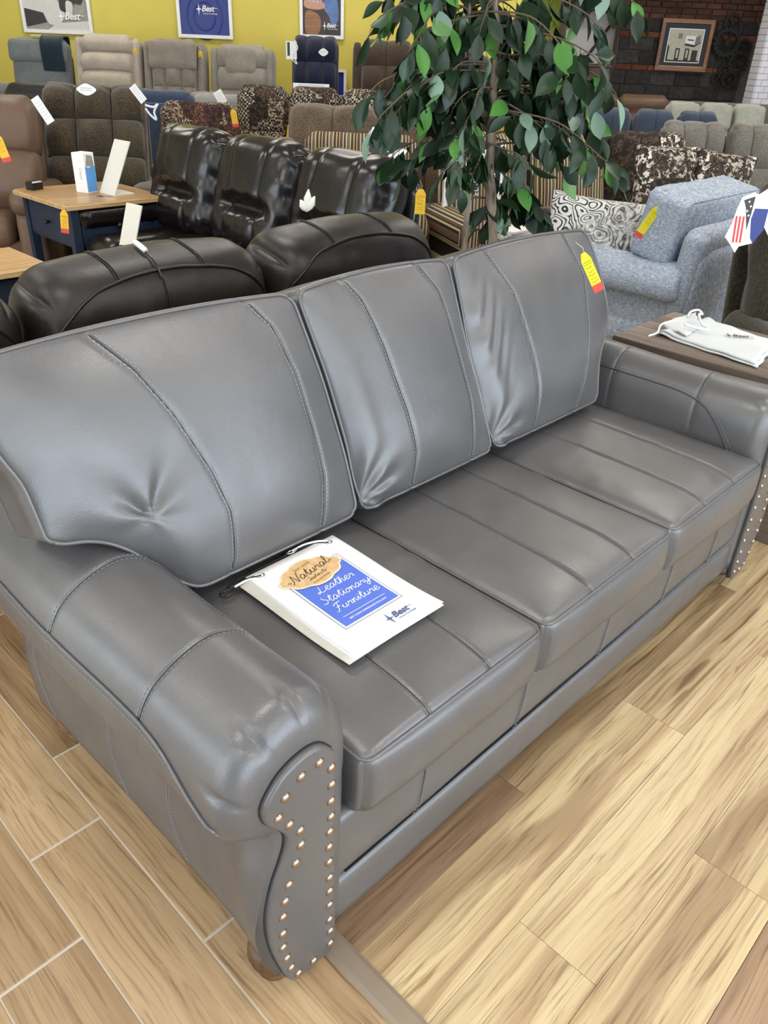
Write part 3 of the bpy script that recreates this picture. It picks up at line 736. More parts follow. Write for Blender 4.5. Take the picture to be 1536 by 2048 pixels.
# matched outer profile (x,z), from inner bottom over the roll to outer bottom
OUT = [(.655, .10), (.657, .30), (.660, .48), (.655, .585), (.632, .648), (.590, .684), (.540, .694), (.483, .676), (.433, .640), (.406, .588), (.397, .538), (.406, .496), (.434, .470), (.470, .455), (.484, .425), (.481, .36), (.474, .27), (.474, .18), (.480, .09)]
INN = [(.606, .08), (.606, .28), (.606, .44), (.605, .54), (.598, .592), (.574, .616), (.543, .624), (.505, .616), (.470, .590), (.452, .560), (.452, .535), (.462, .515), (.476, .498), (.490, .476), (.498, .445), (.480, .37), (.452, .27), (.455, .18), (.475, .09)]
OC = catmull(OUT, 7); IC = catmull(INN, 7); NS = len(OC)
YS = np.concatenate([np.linspace(0, .055, 12), np.linspace(.065, .95, 60)])
sarr = np.linspace(0, 1, NS)
def arm_pt(si, dy):
    """si float array index 0..NS-1 ; dy distance behind the front"""
    si = np.asarray(si, float); dy = np.asarray(dy, float)
    o = np.stack([np.interp(si, range(NS), OC[:, k]) for k in (0, 1)], 1); q = np.stack([np.interp(si, range(NS), IC[:, k]) for k in (0, 1)], 1)
    R0 = .055; t = np.clip(dy / R0, 0, 1); k = np.sqrt(np.clip(1 - (1 - t) ** 2, 0, 1))
    base = q + (o - q) * k[:, None]
    f = si / (NS - 1)
    # pleats at the front of the roll
    pl = 0
    for s0, am in ((.32, .010), (.40, .012), (.50, .010), (.24, .006)):
        pl = pl + am * np.exp(-((f - s0) / .0065) ** 2) * np.exp(-((dy - .03) / .028) ** 2)
    c = np.array([.55, .56]); d = base - c; d /= np.linalg.norm(d, axis=1)[:, None]
    roll = (f > .12) & (f < .62)
    wob = .004 * np.sin(dy * 9 + f * 5) * roll
    rear = np.clip((dy - .55) / .4, 0, 1)
    base = base + d * ((wob - pl) * roll)[:, None]
    lowf = np.clip((f - .72) / .10, 0, 1) * np.clip((1.04 - f) / .14, 0, 1)
    base[:, 0] -= .034 * lowf * np.exp(-((dy - .045) / .055) ** 2)
    base[:, 0] += .006 * np.sin(dy * 4) * (f > .7)
    for y_ in (.243, .543): base = base - d * (.0025 * np.exp(-((dy - y_ - .06 * (f - .3)) / .005) ** 2) * roll)[:, None]
    return np.stack([base[:, 0], YF + .006 + dy, base[:, 1]], 1)
def arm_mesh(mirror):
    V = []; 
    for dy in YS: V.append(arm_pt(np.arange(NS), np.full(NS, dy)))
    n = len(YS); V = np.concatenate(V); F = []
    for i in range(n - 1):
        for k in range(NS - 1): F.append((i * NS + k, (i + 1) * NS + k, (i + 1) * NS + k + 1, i * NS + k + 1))
        F.append((i * NS + NS - 1, (i + 1) * NS + NS - 1, (i + 1) * NS, i * NS))
    F.append(tuple(range(NS))); F.append(tuple((n - 1) * NS + k for k in range(NS))[::-1])
    if mirror: V = mir(V)
    return V, F
extra_y = []
YS = np.array(sorted(set(np.round(np.concatenate([YS, [.243 + d for d in (-.008, -.004, 0, .004, .008, .012, .016, .02)], [.543 + d for d in (-.008, -.004, 0, .004, .008, .012, .016, .02)]]), 4))))
nailpos = [(.567, .583), (.592, .552), (.530, .581), (.593, .512), (.498, .560), (.592, .473), (.592, .434), (.483, .525), (.504, .492), (.525, .459), (.589, .398), (.526, .423), (.588, .359), (.514, .387), (.588, .318), (.589, .273), (.498, .346), (.589, .234), (.489, .310), (.589, .193), (.483, .273), (.589, .148), (.481, .227), (.591, .110), (.480, .187), (.591, .070), (.487, .146), (.549, .062), (.496, .105), (.512, .067)]
for mirror in (False, True):
    g = (lambda P: mir(P)) if mirror else (lambda P: np.asarray(P))
    V, F = arm_mesh(mirror)
    arm = mk('arm', V, F, 'grey_leather', sofa, SM, flip=mirror)
    # welt under the roll on the outer side, dropping at the front
    dy = np.linspace(.035, .93, 60); fi = .500 + .085 * np.exp(-(dy / .13) ** 2)
    P = arm_pt(fi * (NS - 1), dy); P[:, 0] -= .0025
    mk('welt', *tube(g(P), .0036, 6), 'grey_leather', arm, SM)
    Q = P + [.0005, 0, -.009]; Q2 = arm_pt((fi + .016) * (NS - 1), dy); Q2[:, 0] -= .0008
    stitches([g(Q2)], 0, 'thread_pale', arm, m=SM)
    # inner seam along the top inside edge
    dy = np.linspace(.03, .62, 60); fi = .215 - .13 * np.exp(-(dy / .16) ** 2)
    P = arm_pt(fi * (NS - 1), dy); P[:, 0] += .0012
    mk('welt', *tube(g(P), .0028, 6), 'grey_leather_welt', arm, SM)
    Q2 = arm_pt((fi + .010) * (NS - 1), dy); Q2[:, 0] += .001; Q2[:, 2] += .0008; stitches([g(Q2)], 0, 'thread', arm, m=SM)
    # crosswise double seams over the roll
    for y_ in (.243, .543):
        f = np.linspace(.205, .500, 50)
        for q, mt in ((0, None), (-.0065, 1), (.0065, 1)):
            P = arm_pt(f * (NS - 1), y_ + .06 * (f - .3) + q)
            d = P[:, [0, 2]] - [.55, .56]; d /= np.linalg.norm(d, axis=1)[:, None]
            P[:, 0] += d[:, 0] * .0008; P[:, 2] += d[:, 1] * .0008
            if mt: stitches([g(P)], 0, 'thread', arm, m=SM)
            else: mk('seam', *tube(g(P), .0012, 4), 'grey_leather_welt', arm, SM)
    # side panel double seams
    for y_ in (.30, .53, .86):
        f = np.linspace(.80, .995, 30)
        for q in (-.0045, .0045):
            P = arm_pt(f * (NS - 1), y_ - .035 * np.sin((f - .8) / .195 * PI) * -1 + q); P[:, 0] -= .0012
            stitches([g(P)], 0, 'thread', arm, m=SM)
    # front plate
    O = resample(np.vstack([PLC, PLC[:1]]), n=110)[:-1]
    Vp, Fp = prism(O, -.020, 1, YF + .012, bev=.006)
    plate = mk('arm_plate', g(Vp), Fp, 'grey_leather', sofa, SM, flip=mirror)
    mk('groove_shade', *tube(g(np.stack([O[:, 0], np.full(len(O), YF + .0075), O[:, 1]], 1)), .0034, 5, closed=True), 'black_lining', plate, SM)  # black tube round the plate edge, recess shade put in as colour
    # nails
    prof = [(0.0094, 0), (.0092, .0012), (.0080, .0030), (.0055, .0046), (.0028, .0054), (.0004, .0057)]
    Vn, Fn = lathe(prof, 12); Vn = np.array(Vn); Vn = np.stack([Vn[:, 0], -Vn[:, 2], Vn[:, 1]], 1)
    src = mk('nail_head', Vn, Fn, 'nail_metal', plate)
    for k, (x, z) in enumerate(nailpos):
        o = src if k == 0 else src.copy()
        if k: COL.objects.link(o)
        o.parent = plate
        p = g(np.array([x, YF - .0078, z])); o.location = Vector([float(c_) for c_ in p]) - SO
# ---- bun feet
prof = [(.028, 0), (.033, .004), (.036, .014), (.032, .024), (.028, .030), (.040, .036), (.048, .046), (.051, .058), (.050, .072), (.044, .092)]
Vf, Ff = lathe(prof, 24); foot = None
for x, y in ((.512, .722), (2 * XC - .512, .722), (.53, 1.53), (2 * XC - .53, 1.53)):
    if foot is None: foot = mk('foot', Vf, Ff, 'bun_wood', sofa)
    else: foot = foot.copy(); COL.objects.link(foot)
    foot.location = Vector((x, y, 0)) - SO
# ================================================================ BROCHURE PACK on the seat
BC0 = np.array([.930, .985, 0]); ZB = .562
bro = thing('sample_booklet', 'white and blue booklet on two eyelets lying on the foreground sofa seat', 'booklet', (BC0[0], BC0[1], ZB - .020))
wB, hB = .253, .345
def sheet(name, dx, dy, z, rot, mat, curl=.004, nx=14, ny=16, lift=0):
    V = []; F = []
    for j in range(ny + 1):
        for i in range(nx + 1):
            u, v = i / nx - .5, j / ny - .5
            zz = z + curl * (v * 2) ** 2 * 1.0 + lift * (u * 2 + 1) / 2 * .5 + .003 * math.sin(v * 5)
            V.append((u * wB + dx, v * hB + dy, zz))
    n = len(V); V += [(x, y, z_ - .0012) for x, y, z_ in V]
    w = nx + 1
    for j in range(ny):
        for i in range(nx):
            a = j * w + i; F.append((a, a + 1, a + w + 1, a + w)); F.append((n + a, n + a + w, n + a + w + 1, n + a + 1))
    for i in range(nx): F.append((i, n + i, n + i + 1, i + 1)); a = ny * w + i; F.append((a, a + 1, n + a + 1, n + a))
    for j in range(ny): a = j * w; F.append((a, a + w, n + a + w, n + a)); a += nx; F.append((a, n + a, n + a + w, a + w))
    return mk(name, V, F, mat, bro, RZ(rot))
def zc(v): return .004 * (v * 2) ** 2 + .003 * math.sin(v * 5)
for k in range(7):
    sheet('page', -.0028 * (7 - k) , .0010 * (7 - k) - .005, .0012 + .0011 * k, .014 * (3 - k) / 3, 'cream_card' if k < 6 else 'white_card')
cover = sheet('cover', 0, 0, .0095, 0, 'white_card')
def onb(x, y): return T(x, y, .0095 + zc(y / hB) + .0006)
# blue panel follows the cover curve
def bent(name, x0, x1, y0, y1, mat, dz, parent):
    V = []; F = []; n = 14
    for j in range(n + 1):
        y = y0 + (y1 - y0) * j / n; z = .0095 + zc(y / hB) + dz
        V += [(x0, y, z), (x1, y, z)]
    F = [(2 * j, 2 * j + 1, 2 * j + 3, 2 * j + 2) for j in range(n)]
    return mk(name, V, F, mat, parent)
bent('print_border', -.083, .083, -.098, .110, 'silver_grey', .0003, cover)
bent('print_border', -.080, .080, -.095, .107, 'white_card', .0006, cover)
bent('blue_panel', -.076, .076, -.091, .103, 'cover_blue', .0009, cover)
def blob(cx, cy, a, b, lob=.08):
    P = []
    for k in range(60):
        t = 2 * PI * k / 60; r = 1 + lob * (abs(math.cos(t)) ** 4 * .3 + abs(math.sin(t)) ** 4 * 1.2) - .10 * math.exp(-((abs(math.sin(2 * t)) - .75) / .22) ** 2)
        P.append((cx + a * r * math.cos(t), cy + b * r * math.sin(t)))
    return P
zb = .0095 + zc(.27) + .0012
flat('badge', blob(-.010, .093, .083, .046), 'badge_pale', cover, T(0, 0, zb), .0006)
flat('badge_face', blob(-.010, .093, .078, .042), 'badge_tan', cover, T(0, 0, zb + .0006), .0006)
RB = RZ(math.radians(8))
script('Natural', .030, .0010, 'sepia_dark', cover, T(-.010, .086, zb + .0015) @ RB)
script('Instincts', .0135, .0005, 'sepia_dark', cover, T(-.006, .070, zb + .0015) @ RB)
text('BEST HOME', .0095, 'brown_ink', cover, T(-.012, .117, zb + .0014) @ RB)
text('FURNISHINGS', .0085, 'brown_ink', cover, T(-.006, .057, zb + .0014) @ RB)
flat('mark', star(-.072, .088, .006, .006, .002), 'brown_ink', cover, T(0, 0, zb + .0013), .0004)
flat('mark', star(.052, .100, .006, .006, .002), 'brown_ink', cover, T(0, 0, zb + .0013), .0004)
for s, y in (('Leather', .022), ('Stationary', -.012), ('Furniture', -.046)):
    script(s, .0265, .00105, 'white_card', cover, T(.004, y, .0095 + zc(y / hB) + .0017))
flat('rule', [(-.06, -.0645), (.06, -.0645), (.06, -.0655), (-.06, -.0655)], 'white_card', cover, T(0, 0, .0095 + zc(-.19) + .0012), .0003)
text('BEST HOME FURNISHINGS EXCLUSIVE', .0062, 'white_card', cover, T(0, -.079, .0095 + zc(-.23) + .0014))
zl = .0095 + zc(-.39) + .0012
def logo(parent, m, s, mat, tagline=True):
    flat('logo_star', star(-.95 * s, .18 * s, .42 * s, .75 * s, .12 * s), mat, parent, m, .0004 if s < .1 else .004)
    text('Best', .95 * s, mat, parent, m @ T(.25 * s, -.05 * s, .0006), shear=.28, bold=.02 * s, ext=.0002 if s < .1 else .002)
    flat('logo_line', [(1.0 * s, .30 * s), (1.6 * s, .30 * s), (1.6 * s, .34 * s), (1.0 * s, .34 * s)], mat, parent, m, .0004 if s < .1 else .004)
    if tagline: text('Home Furnishings', .26 * s, mat, parent, m @ T(.55 * s, -.38 * s, .0006), shear=.28, ext=.0002 if s < .1 else .002)
logo(cover, T(.030, -.138, zl), .026, 'logo_blue')
for sx_ in (-1, 1):
    ring = [(.0078 * math.cos(a) + sx_ * .098, .0078 * math.sin(a) + .155, .0155) for a in np.linspace(0, 2 * PI, 25)[:-1]]
    mk('eyelet', *tube(ring, .0020, 6, closed=True), 'steel', cover)
    flat('eyelet_hole', [(.0062 * math.cos(a) + sx_ * .098, .0062 * math.sin(a) + .155) for a in np.linspace(0, 2 * PI, 17)[:-1]], 'black_lining', cover, T(0, 0, .0142), .0003)
cdP = catmull([(-.098, .155, .017), (-.125, .163, .016), (-.150, .170, .010), (-.168, .176, .006), (-.150, .186, .005), (-.09, .190, .005), (-.02, .188, .007), (.015, .187, .010), (.035, .184, .012), (.075, .172, .014), (.098, .155, .017)], 8)
mk('cord', *tube(cdP, .0022, 6), 'gloss_black', bro)
mk('cord_end', *tube(catmull([(-.098, .157, .018), (-.13, .163, .014), (-.160, .166, .009)], 6), .0026, 6), 'cord_white', bro)
mk('cord_end', *tube(catmull([(.015, .188, .012), (.05, .186, .015), (.080, .172, .018), (.098, .157, .018)], 6), .0026, 6), 'cord_white', bro)
mk('clasp', *tube(catmull([(-.150, .165, .008), (-.185, .172, .006), (-.197, .163, .006), (-.182, .155, .006), (-.150, .163, .008)], 5), .0026, 6), 'gloss_black', bro)
mk('clasp', *tube(catmull([(.0, .190, .008), (.012, .193, .010), (.03, .188, .012), (.014, .183, .010), (.0, .190, .008)], 5), .0030, 6), 'steel', bro)
# ================================================================ price tags
def price_tag(label, loc, rx, rz, roll=0, w=.055, h=.125, paper='bright_yellow_paper', red=True, group='price tags'):
    t = thing('price_tag', label, 'price tag', loc, 0); t['group'] = group
    t.rotation_euler = (Matrix.Rotation(rz, 3, 'Z') @ Matrix.Rotation(rx, 3, 'X') @ Matrix.Rotation(roll, 3, 'Y')).to_euler()
    # local: x right, z up, faces -y ; hangs from its top hole
    O = [(-w / 2, -h), (w / 2, -h), (w / 2, -.022), (w * .22, 0), (-w * .22, 0), (-w / 2, -.022)]
    V, F = prism(O, .0012, 1, 0); mk('paper', V, F, paper, t, smooth=False)
    if red: V, F = prism([(-w / 2, -h), (w / 2, -h), (w / 2, -h + .024), (-w / 2, -h + .024)], .0004, 1, -.0006); mk('red_end', V, F, 'red_paper', t, smooth=False)
    r2 = random.Random(hash(label) % 97 if False else len(label)); parts = []
    for k, z in enumerate((-.030, -.037, -.050, -.061, -.072, -.083, -.094)):
        if k < 2: parts.append(tube([(-w * .4, -.001, z), (w * .4, -.001, z)], .0007, 3)); continue
        n = 5; P = catmull([(-w * .3 + w * .6 * q / n + r2.uniform(-.001, .001), -.001, z + r2.uniform(-.003, .004)) for q in range(n + 1)], 3)
        parts.append(tube(P, .0006, 3))
    V, F = join(parts); mk('handwriting', V, F, 'brown_ink', t)
    mk('string', *tube([(0, 0, -.008), (.006, .004, .012), (-.006, .012, .035)], .0006, 4), 'cord_white', t)
    return t
# ================================================================ generic upholstered seating
MIRB = {}
def seating(name, label, cat, crest, rz, W, H, mat, n=1, group=None, D=.88, SH=.47, AH=.64, aw=.20, style='tuft', cols=3, rows=3, amp=.05,
            lean=.22, bt=.20, arms='pad', arm_mat=None, gap=.0, bw=None, welt=None, hr=None, base_z=0.0, leg='dark_red_wood', seat_style=(2, 1), foot=True, panel=0, res=1.0, back_h=None, wings=False, footrest=False, seams=None):
    """crest = world x,y of the top of the back. Front faces local -y. Origin on the floor at the middle."""
    yb = D / 2 - .16                          # crest y in local
    crest = np.array(crest, float); c_, s_ = math.cos(rz), math.sin(rz)
    loc = (crest[0] + s_ * yb, crest[1] - c_ * yb, base_z)
    t = thing(name, label, cat, loc, rz, group)
    am = arm_mat or mat; H = H - base_z
    iw = W - 2 * aw if arms else W
    R_ = lambda k: max(4, int(k * res))
    mk('base', *bbox(-W / 2 + .03, W / 2 - .03, -D / 2 + .06, D / 2 - .12, .07, SH - .12, .02), mat, t)
    if foot:
        f0 = None
        for x in (-W / 2 + .09, W / 2 - .09):
            for y in (-D / 2 + .12, D / 2 - .18):
                if f0 is None: f0 = mk('leg', *lathe([(.018, 0), (.024, .04), (.03, .075)], 10), leg, t)
                else: f0 = f0.copy(); COL.objects.link(f0)
                f0.location = (x, y, 0)
    # seats
    sw = iw / n
    for k in range(n):
        x = -iw / 2 + sw * (k + .5)
        S = Soft((sw / 2 - .003, D / 2 - .13, .085), .06, fn=lambda p, r, nn, k=k: bulge(seat_style[0], seat_style[1], .035, (0, 1), .5)(p, r, nn) + nn * (snoise(p + k, 12, 3) * .006)[:, None])
        S.mesh('seat_cushion', mat, t, T(x, -.10, SH - .065), (R_(12), R_(12), R_(5)))
    if footrest:
        S = Soft((iw / 2 - .01, .05, .13), .045, fn=bulge(2, 1, .02)); S.mesh('footrest', mat, t, T(0, -D / 2 + .02, .22), (R_(12), 4, 5))
    # back
    bwid = (bw or iw + aw * .7) ; s1 = bwid / n
    bh = back_h or (H - SH + .05)
    mxs = []
    BM = lambda x: T(x, yb, H) @ RX(-lean) @ T(0, 0, -bh / 2)
    for k in range(n):
        x = -bwid / 2 + s1 * (k + .5); hx = s1 / 2 - gap - .002
        def shape(p, raw, nn, k=k, hx=hx):
            if style == 'tuft': q = bulge(cols, rows, amp)(p, raw, nn)
            elif style == 'bands': q = bulge(1, rows, amp)(p, raw, nn)
            elif style == 'cols': q = bulge(cols, 1, amp)(p, raw, nn)
            else: q = p.copy()
            u, v, w = raw[:, 0], raw[:, 2], raw[:, 1]
            fr = (1 - w) / 2
            q[:, 1] -= fr * .035 * (1 - u ** 2) * (1 - v ** 2)
            if style == 'gather':
                e = np.exp(-((v + .22 + .08 * u * u) / .13) ** 2)
                q[:, 1] += fr * .075 * e * (1 - .6 * np.exp(-(u / .5) ** 2) * 0) * np.exp(-(u / .62) ** 4) - fr * .02 * (1 - u ** 2)
                for s0 in (-.42, .42): q[:, 1] += fr * .010 * np.exp(-((u - s0) / .05) ** 2)
                q[:, 1] += fr * .003 * np.sin(u * 18 + 3 * np.sin(v * 5)) * np.exp(-((v + .22) / .35) ** 2)
                q[:, 1] += fr * .010 * np.sin(v * 13 + k) * np.clip(u - .6, 0, 1) * 2
                q[:, 2] += np.where(v > 0, v, 0) * -.03 * u ** 4
                q[:, 1] += snoise(q + k * 3, 11, 5) * .004
            if style == 'crest':
                q[:, 1] += (1 + w) / 2 * (.025 * (1 - u ** 2) ** .5 * np.clip(1 - (v - .35) ** 2 * 1.2, 0, 1) )
                q[:, 2] += np.clip(v, 0, 1) ** 2 * .03 * (1 - u ** 2)
                q[:, 1] += np.maximum(0, snoise(q * [1, 1, .4] + k * 2, 30, 9)) * .006
            if style == 'roll' or style == 'head':
                q[:, 1] -= fr * .05 * np.exp(-((v - .62) / .25) ** 2) - fr * .012 * np.exp(-((v - .28) / .06) ** 2)
            return q + nn * (snoise(p + k * 2.1, 13, 11) * .005)[:, None]
        S = Soft((hx, bt / 2, bh / 2), min(.12, bt * .48), rc=.07, fn=shape)
        exu = [-1 + 2 * q / cols for q in range(1, cols)] if style in ('tuft', 'cols') and cols > 1 else []
        exv = [-1 + 2 * q / rows for q in range(1, rows)] if style in ('tuft', 'bands') and rows > 1 else []
        o = S.mesh('back_cushion', mat, t, BM(x), (R_(24), R_(6), R_(20)), (exu, (), exv))
        mxs.append((S, BM(x), o))
        if seams:
            for s0 in seams:
                L = S.map([(s0, -1, v) for v in np.linspace(-.9, .98, 24)]); L[:, 1] -= .002
                L2 = S.map([(s0, w, 1) for w in np.linspace(-.98, .9, 10)]); L2[:, 2] += .001
                mk('seam', *tube(np.vstack([L, L2]), .0028, 4), welt or mat, o, BM(x))
        if hr:
            Hd = Soft((hx * hr[0], .06, bh * hr[1]), .055, fn=lambda p, r, nn: p + nn * (snoise(p, 12, 4) * .006)[:, None])
            Hd.mesh('headrest', mat, t, BM(x) @ T(0, -bt / 2 - .008, bh / 2 - bh * hr[1] - .035), (R_(14), 4, R_(8)))
    ph = (panel or H - .10) - .09
    S = Soft((min(W / 2 - .05, bwid / 2 - .03), .04, ph / 2), .035, rc=.05)
    S.mesh('back_panel', mat, t, T(0, yb + bt * .45 - .05, .09 + ph / 2) @ RX(-lean * .55), (10, 3, 10))
    if wings:
        for s in (-1, 1):
            Wg = Soft((.045, .12, bh * .46), .04); Wg.mesh('wing', mat, t, BM(0) @ T(s * (bwid / 2 + .02), .05, .0), (4, 6, 10))
    # arms
    if arms:
        for s in (-1, 1):
            x = s * (W / 2 - aw / 2)
            if arms == 'pad':
                A = Soft((aw / 2 + .015, D / 2 - .10, .085), .08, fn=lambda p, r, nn: p + nn * (bulge(1, 2, .012, (0, 1))(p, r, nn) * 0 + (snoise(p, 11, 6) * .008)[:, None]))
                a = A.mesh('arm', am, t, T(x, -.09, AH - .07), (R_(8), R_(14), R_(6)))
                B = Soft((aw / 2 - .01, D / 2 - .11, (AH - .18) / 2), .035); B.mesh('arm_panel', am, a, T(x, -.07, .06 + (AH - .16) / 2), (5, 10, 6))
            else:      # rolled arm
                pr = [(-.5, .0), (-.5, .55), (-.52, .80), (-.38, .95), (-.05, 1.0), (.34, .97), (.62, .88), (.68, .78), (.58, .70), (.36, .67), (.34, .45), (.34, .0)]
                pr = catmull([(s * a_ * aw, .08 + b_ * (AH - .08)) for a_, b_ in pr], 4)
                V, F = prism(pr, D - .22, 1, -D / 2 + .04, bev=.025)
                a = mk('arm', V, F, am, t, T(x, 0, 0), flip=(s > 0) ^ True)
                if arms == 'scroll':
                    fp = catmull([(s * a_ * aw * .72, .10 + b_ * (AH - .13)) for a_, b_ in [(-.5, 0), (-.5, .6), (-.4, .82), (-.05, .94), (.3, .88), (.5, .72), (.4, .62), (.25, .5), (.25, .0)]], 4)
                    V, F = prism(fp, -.012, 1, -D / 2 + .04, bev=.004); mk('arm_front', V, F, mat, a, T(x, 0, 0), flip=(s < 0) ^ True)
                    mk('welt', *tube([(p[0] , -D / 2 + .03, p[1]) for p in fp], .005, 5), 'black_lining', a, T(x, 0, 0))
    return t, mxs
RF = -YAW          # faces the camera
def wtag(name, label, cat, mat, pos, rz, w, h, rnd=.01, rx=0, group=None):
    t = thing(name, label, cat, pos, rz, group); t.rotation_euler = (rx, 0, rz)
    mk('card', *bbox(-w / 2, w / 2, -.002, .002, -h, 0, .0005), mat, t, smooth=False); return t
# ---- recliners on the platform
PZ = .42
A_ = []
def LDx(l, d): return LD(l, d)[:2]
def wl(x, y, back=.35): p = np.array([x, y]); return p + FH[:2] * back
seating('recliner', 'slate grey recliner with a dark towel over its headrest, by the yellow wall', 'recliner', wl(4.22, 9.23, .2), RF, .70, 1.49, 'slate_fabric', base_z=PZ, aw=.09, style='plain', hr=(.99, .17), bw=.62, wings=False, group='recliners along the yellow wall', res=.9)
seating('recliner', 'beige recliner with three horizontal back rolls, second from the left by the yellow wall', 'recliner', wl(4.71, 8.71, .2), RF, .70, 1.54, 'beige_fabric', base_z=PZ, aw=.09, style='bands', rows=4, amp=.085, bw=.56, bt=.22, wings=True, group='recliners along the yellow wall')
seating('recliner', 'taupe recliner with a square headrest roll and buttoned lower back, third from the left', 'recliner', wl(5.19, 8.2, .2), RF, .70, 1.53, 'taupe_fabric', base_z=PZ, aw=.09, style='tuft', cols=3, rows=3, amp=.05, hr=(.97, .20), bw=.52, wings=True, group='recliners along the yellow wall')
seating('recliner', 'greige recliner with rounded back and small inset headrest, left of the navy recliner', 'recliner', wl(5.68, 7.68, .2), RF, .70, 1.50, 'greige_fabric', base_z=PZ, aw=.09, style='bands', rows=3, amp=.06, hr=(.62, .20), bw=.54, wings=True, group='recliners along the yellow wall')
seating('recliner', 'navy blue plush recliner in front of the photo poster', 'recliner', wl(6.21, 7.12, .2), RF, .66, 1.61, 'navy_plush', base_z=PZ, aw=.09, style='tuft', cols=3, rows=3, amp=.06, bw=.52, group='recliners along the yellow wall')
seating('recliner', 'dark brown plush recliner at the right end of the yellow wall row', 'recliner', wl(6.72, 6.57, .2), RF, .68, 1.60, 'brown_plush', base_z=PZ, aw=.09, style='tuft', cols=2, rows=3, amp=.06, bw=.58, wings=True, group='recliners along the yellow wall')
seating('recliner', 'brown recliner behind the tree leaves with a small white label', 'recliner', wl(7.25, 6.05, .2), RF, .68, 1.55, 'brown_plush', base_z=PZ, aw=.09, style='roll', bw=.62, group='recliners along the yellow wall')
# towel on the first recliner
tw = thing('towel', 'dark blue towel folded over the slate grey recliner headrest', 'towel', wl(4.22, 9.23, .2).tolist() + [1.50], RF)
P = catmull([(0, .10, -.12), (0, .08, .0), (0, .0, .012), (0, -.10, .008), (0, -.185, -.04), (0, -.205, -.14), (0, -.20, -.30)], 4)
V = []; nn_ = len(P)
for i, p in enumerate(P):
    for x in np.linspace(.04, .27, 7): V.append((x + .03 * i / nn_, p[1] - .018 - .002 * math.sin(x * 60), p[2] + .008))
for i, p in enumerate(P):
    for x in np.linspace(.04, .27, 7): V.append((x + .03 * i / nn_, p[1] - .010, p[2] - .002))
F = [(i * 7 + k, (i + 1) * 7 + k, (i + 1) * 7 + k + 1, i * 7 + k + 1) for i in range(nn_ - 1) for k in range(6)]
F += [tuple(q + nn_ * 7 for q in f[::-1]) for f in F]
for i in range(nn_ - 1):
    for k in (0, 6): a, b = i * 7 + k, (i + 1) * 7 + k; F.append((a, b, b + nn_ * 7, a + nn_ * 7))
mk('cloth', V, F, 'towel', tw)
mk('paper', *box(-.06, .12, -.11, .04, .012, .018), 'white_card', tw, smooth=False)
# ---- mid field seating
sR = lambda a: RF + math.radians(a)
t_, mx_ = seating('tufted_recliner', 'olive brown tufted recliner with a white oval tag behind the end table', 'recliner', (3.161, 6.052), sR(10), .94, 1.22, 'olive_chenille', style='tuft', cols=3, rows=3, amp=.10, bw=.76, lean=.42, seat_style=(2, 2), AH=.62, aw=.22, res=1.3, SH=.50)
seating('leather_recliner', 'brown leather recliner at the left edge behind the end table', 'recliner', (2.335, 6.127), sR(10), .98, 1.16, 'brown_leather', style='bands', rows=2, amp=.07, bw=.80, lean=.42, AH=.66, aw=.22, group=None)
seating('leather_recliner', 'black leather recliner half hidden between the brown recliner and the tufted one', 'recliner', (3.45, 7.55), sR(170), .80, 1.16, 'black_leather', style='roll', bw=.72)
seating('recliner', 'navy blue recliner seen from behind, right of the tufted recliner', 'recliner', (4.50, 7.34), sR(180), .64, 1.12, 'navy_fabric', style='roll', bw=.62, D=.62, welt='black_lining')
seating('armchair', 'bear pattern armchair with checked blocks and a yellow side tag', 'armchair', (4.17, 6.22), sR(0), .80, 1.10, 'bear_fabric', style='plain', bw=.66, aw=.16)
seating('recliner', 'pale grey recliner behind the two lodge pattern seats', 'recliner', (4.92, 7.02), sR(180), .6, 1.10, 'grey_fabric', style='roll', bw=.56, D=.62)
seating('lodge_sofa', 'leaf and deer pattern lodge loveseat in front of the navy recliner', 'sofa', (5.35, 6.12), sR(-4), 1.55, 1.20, 'lodge_fabric', n=3, style='bands', rows=2, amp=.05, bw=1.42, aw=.16, D=.8)
seating('chenille_sofa', 'brown chenille sofa with a rolled channelled crest, behind the black leather sofa', 'sofa', (4.878, 4.812), sR(0), 1.62, 1.14, 'brown_chenille', n=2, style='cols', cols=2, amp=.07, bw=1.46, aw=.18, arms='pad', AH=.90, D=.8, res=1.2)
# ---- dark leather sectional group
def dk_rear():
    t, mxs = seating('leather_sofa', 'dark brown leather sofa directly behind the grey sofa, seen from its back', 'sofa', (1.29, 2.28), PI, 2.56, .95, 'dark_leather_dull', n=3, style='crest', bw=2.56, aw=.12, bt=.30, lean=.20, D=.66, arms='pad', res=1.8, gap=.004, panel=.55)
    for S, m, o in mxs:
        # rear face welt arch and short top welts
        L = []
        for u in np.linspace(-.97, .97, 50):
            p_ = 1 - abs(u) ** 2.2
            L.append((u, 1, .40 + .60 * p_ / .7) if p_ < .7 else (u, 1 - .30 * (p_ - .7) / .3, 1))
        P = S.map(L); P[:, 1] += .002; P[:, 2] += .002; mk('welt', *tube(P, .0055, 6), 'dark_leather_welt', o, m)
        for u in (-.33, .38):
            q = S.map([(u, w, 1) for w in np.linspace(.80, -.6, 20)])
            q[:, 2] += .002
            for d in (-.004, .004): mk('seam', *tube(q + [d, 0, 0], .0022, 4), 'dark_leather_welt', o, m)
    # black cord hanging over the crest of the middle back
    S, m, o = mxs[1]
    return t, mxs
t1, mx1 = dk_rear()
t2, mx2 = seating('leather_sofa', 'glossy dark brown leather reclining sofa with three pillowed backs, arm by the end table', 'sofa', (3.02, 3.80), -PI / 2, 2.16, 1.09, 'dark_leather', n=3, style='gather', bw=2.06, aw=.24, bt=.24, lean=.30, D=.98, SH=.50, AH=.68, arms='pad', res=1.9, gap=.002, seams=(-.42, .42), welt='dark_leather_welt')
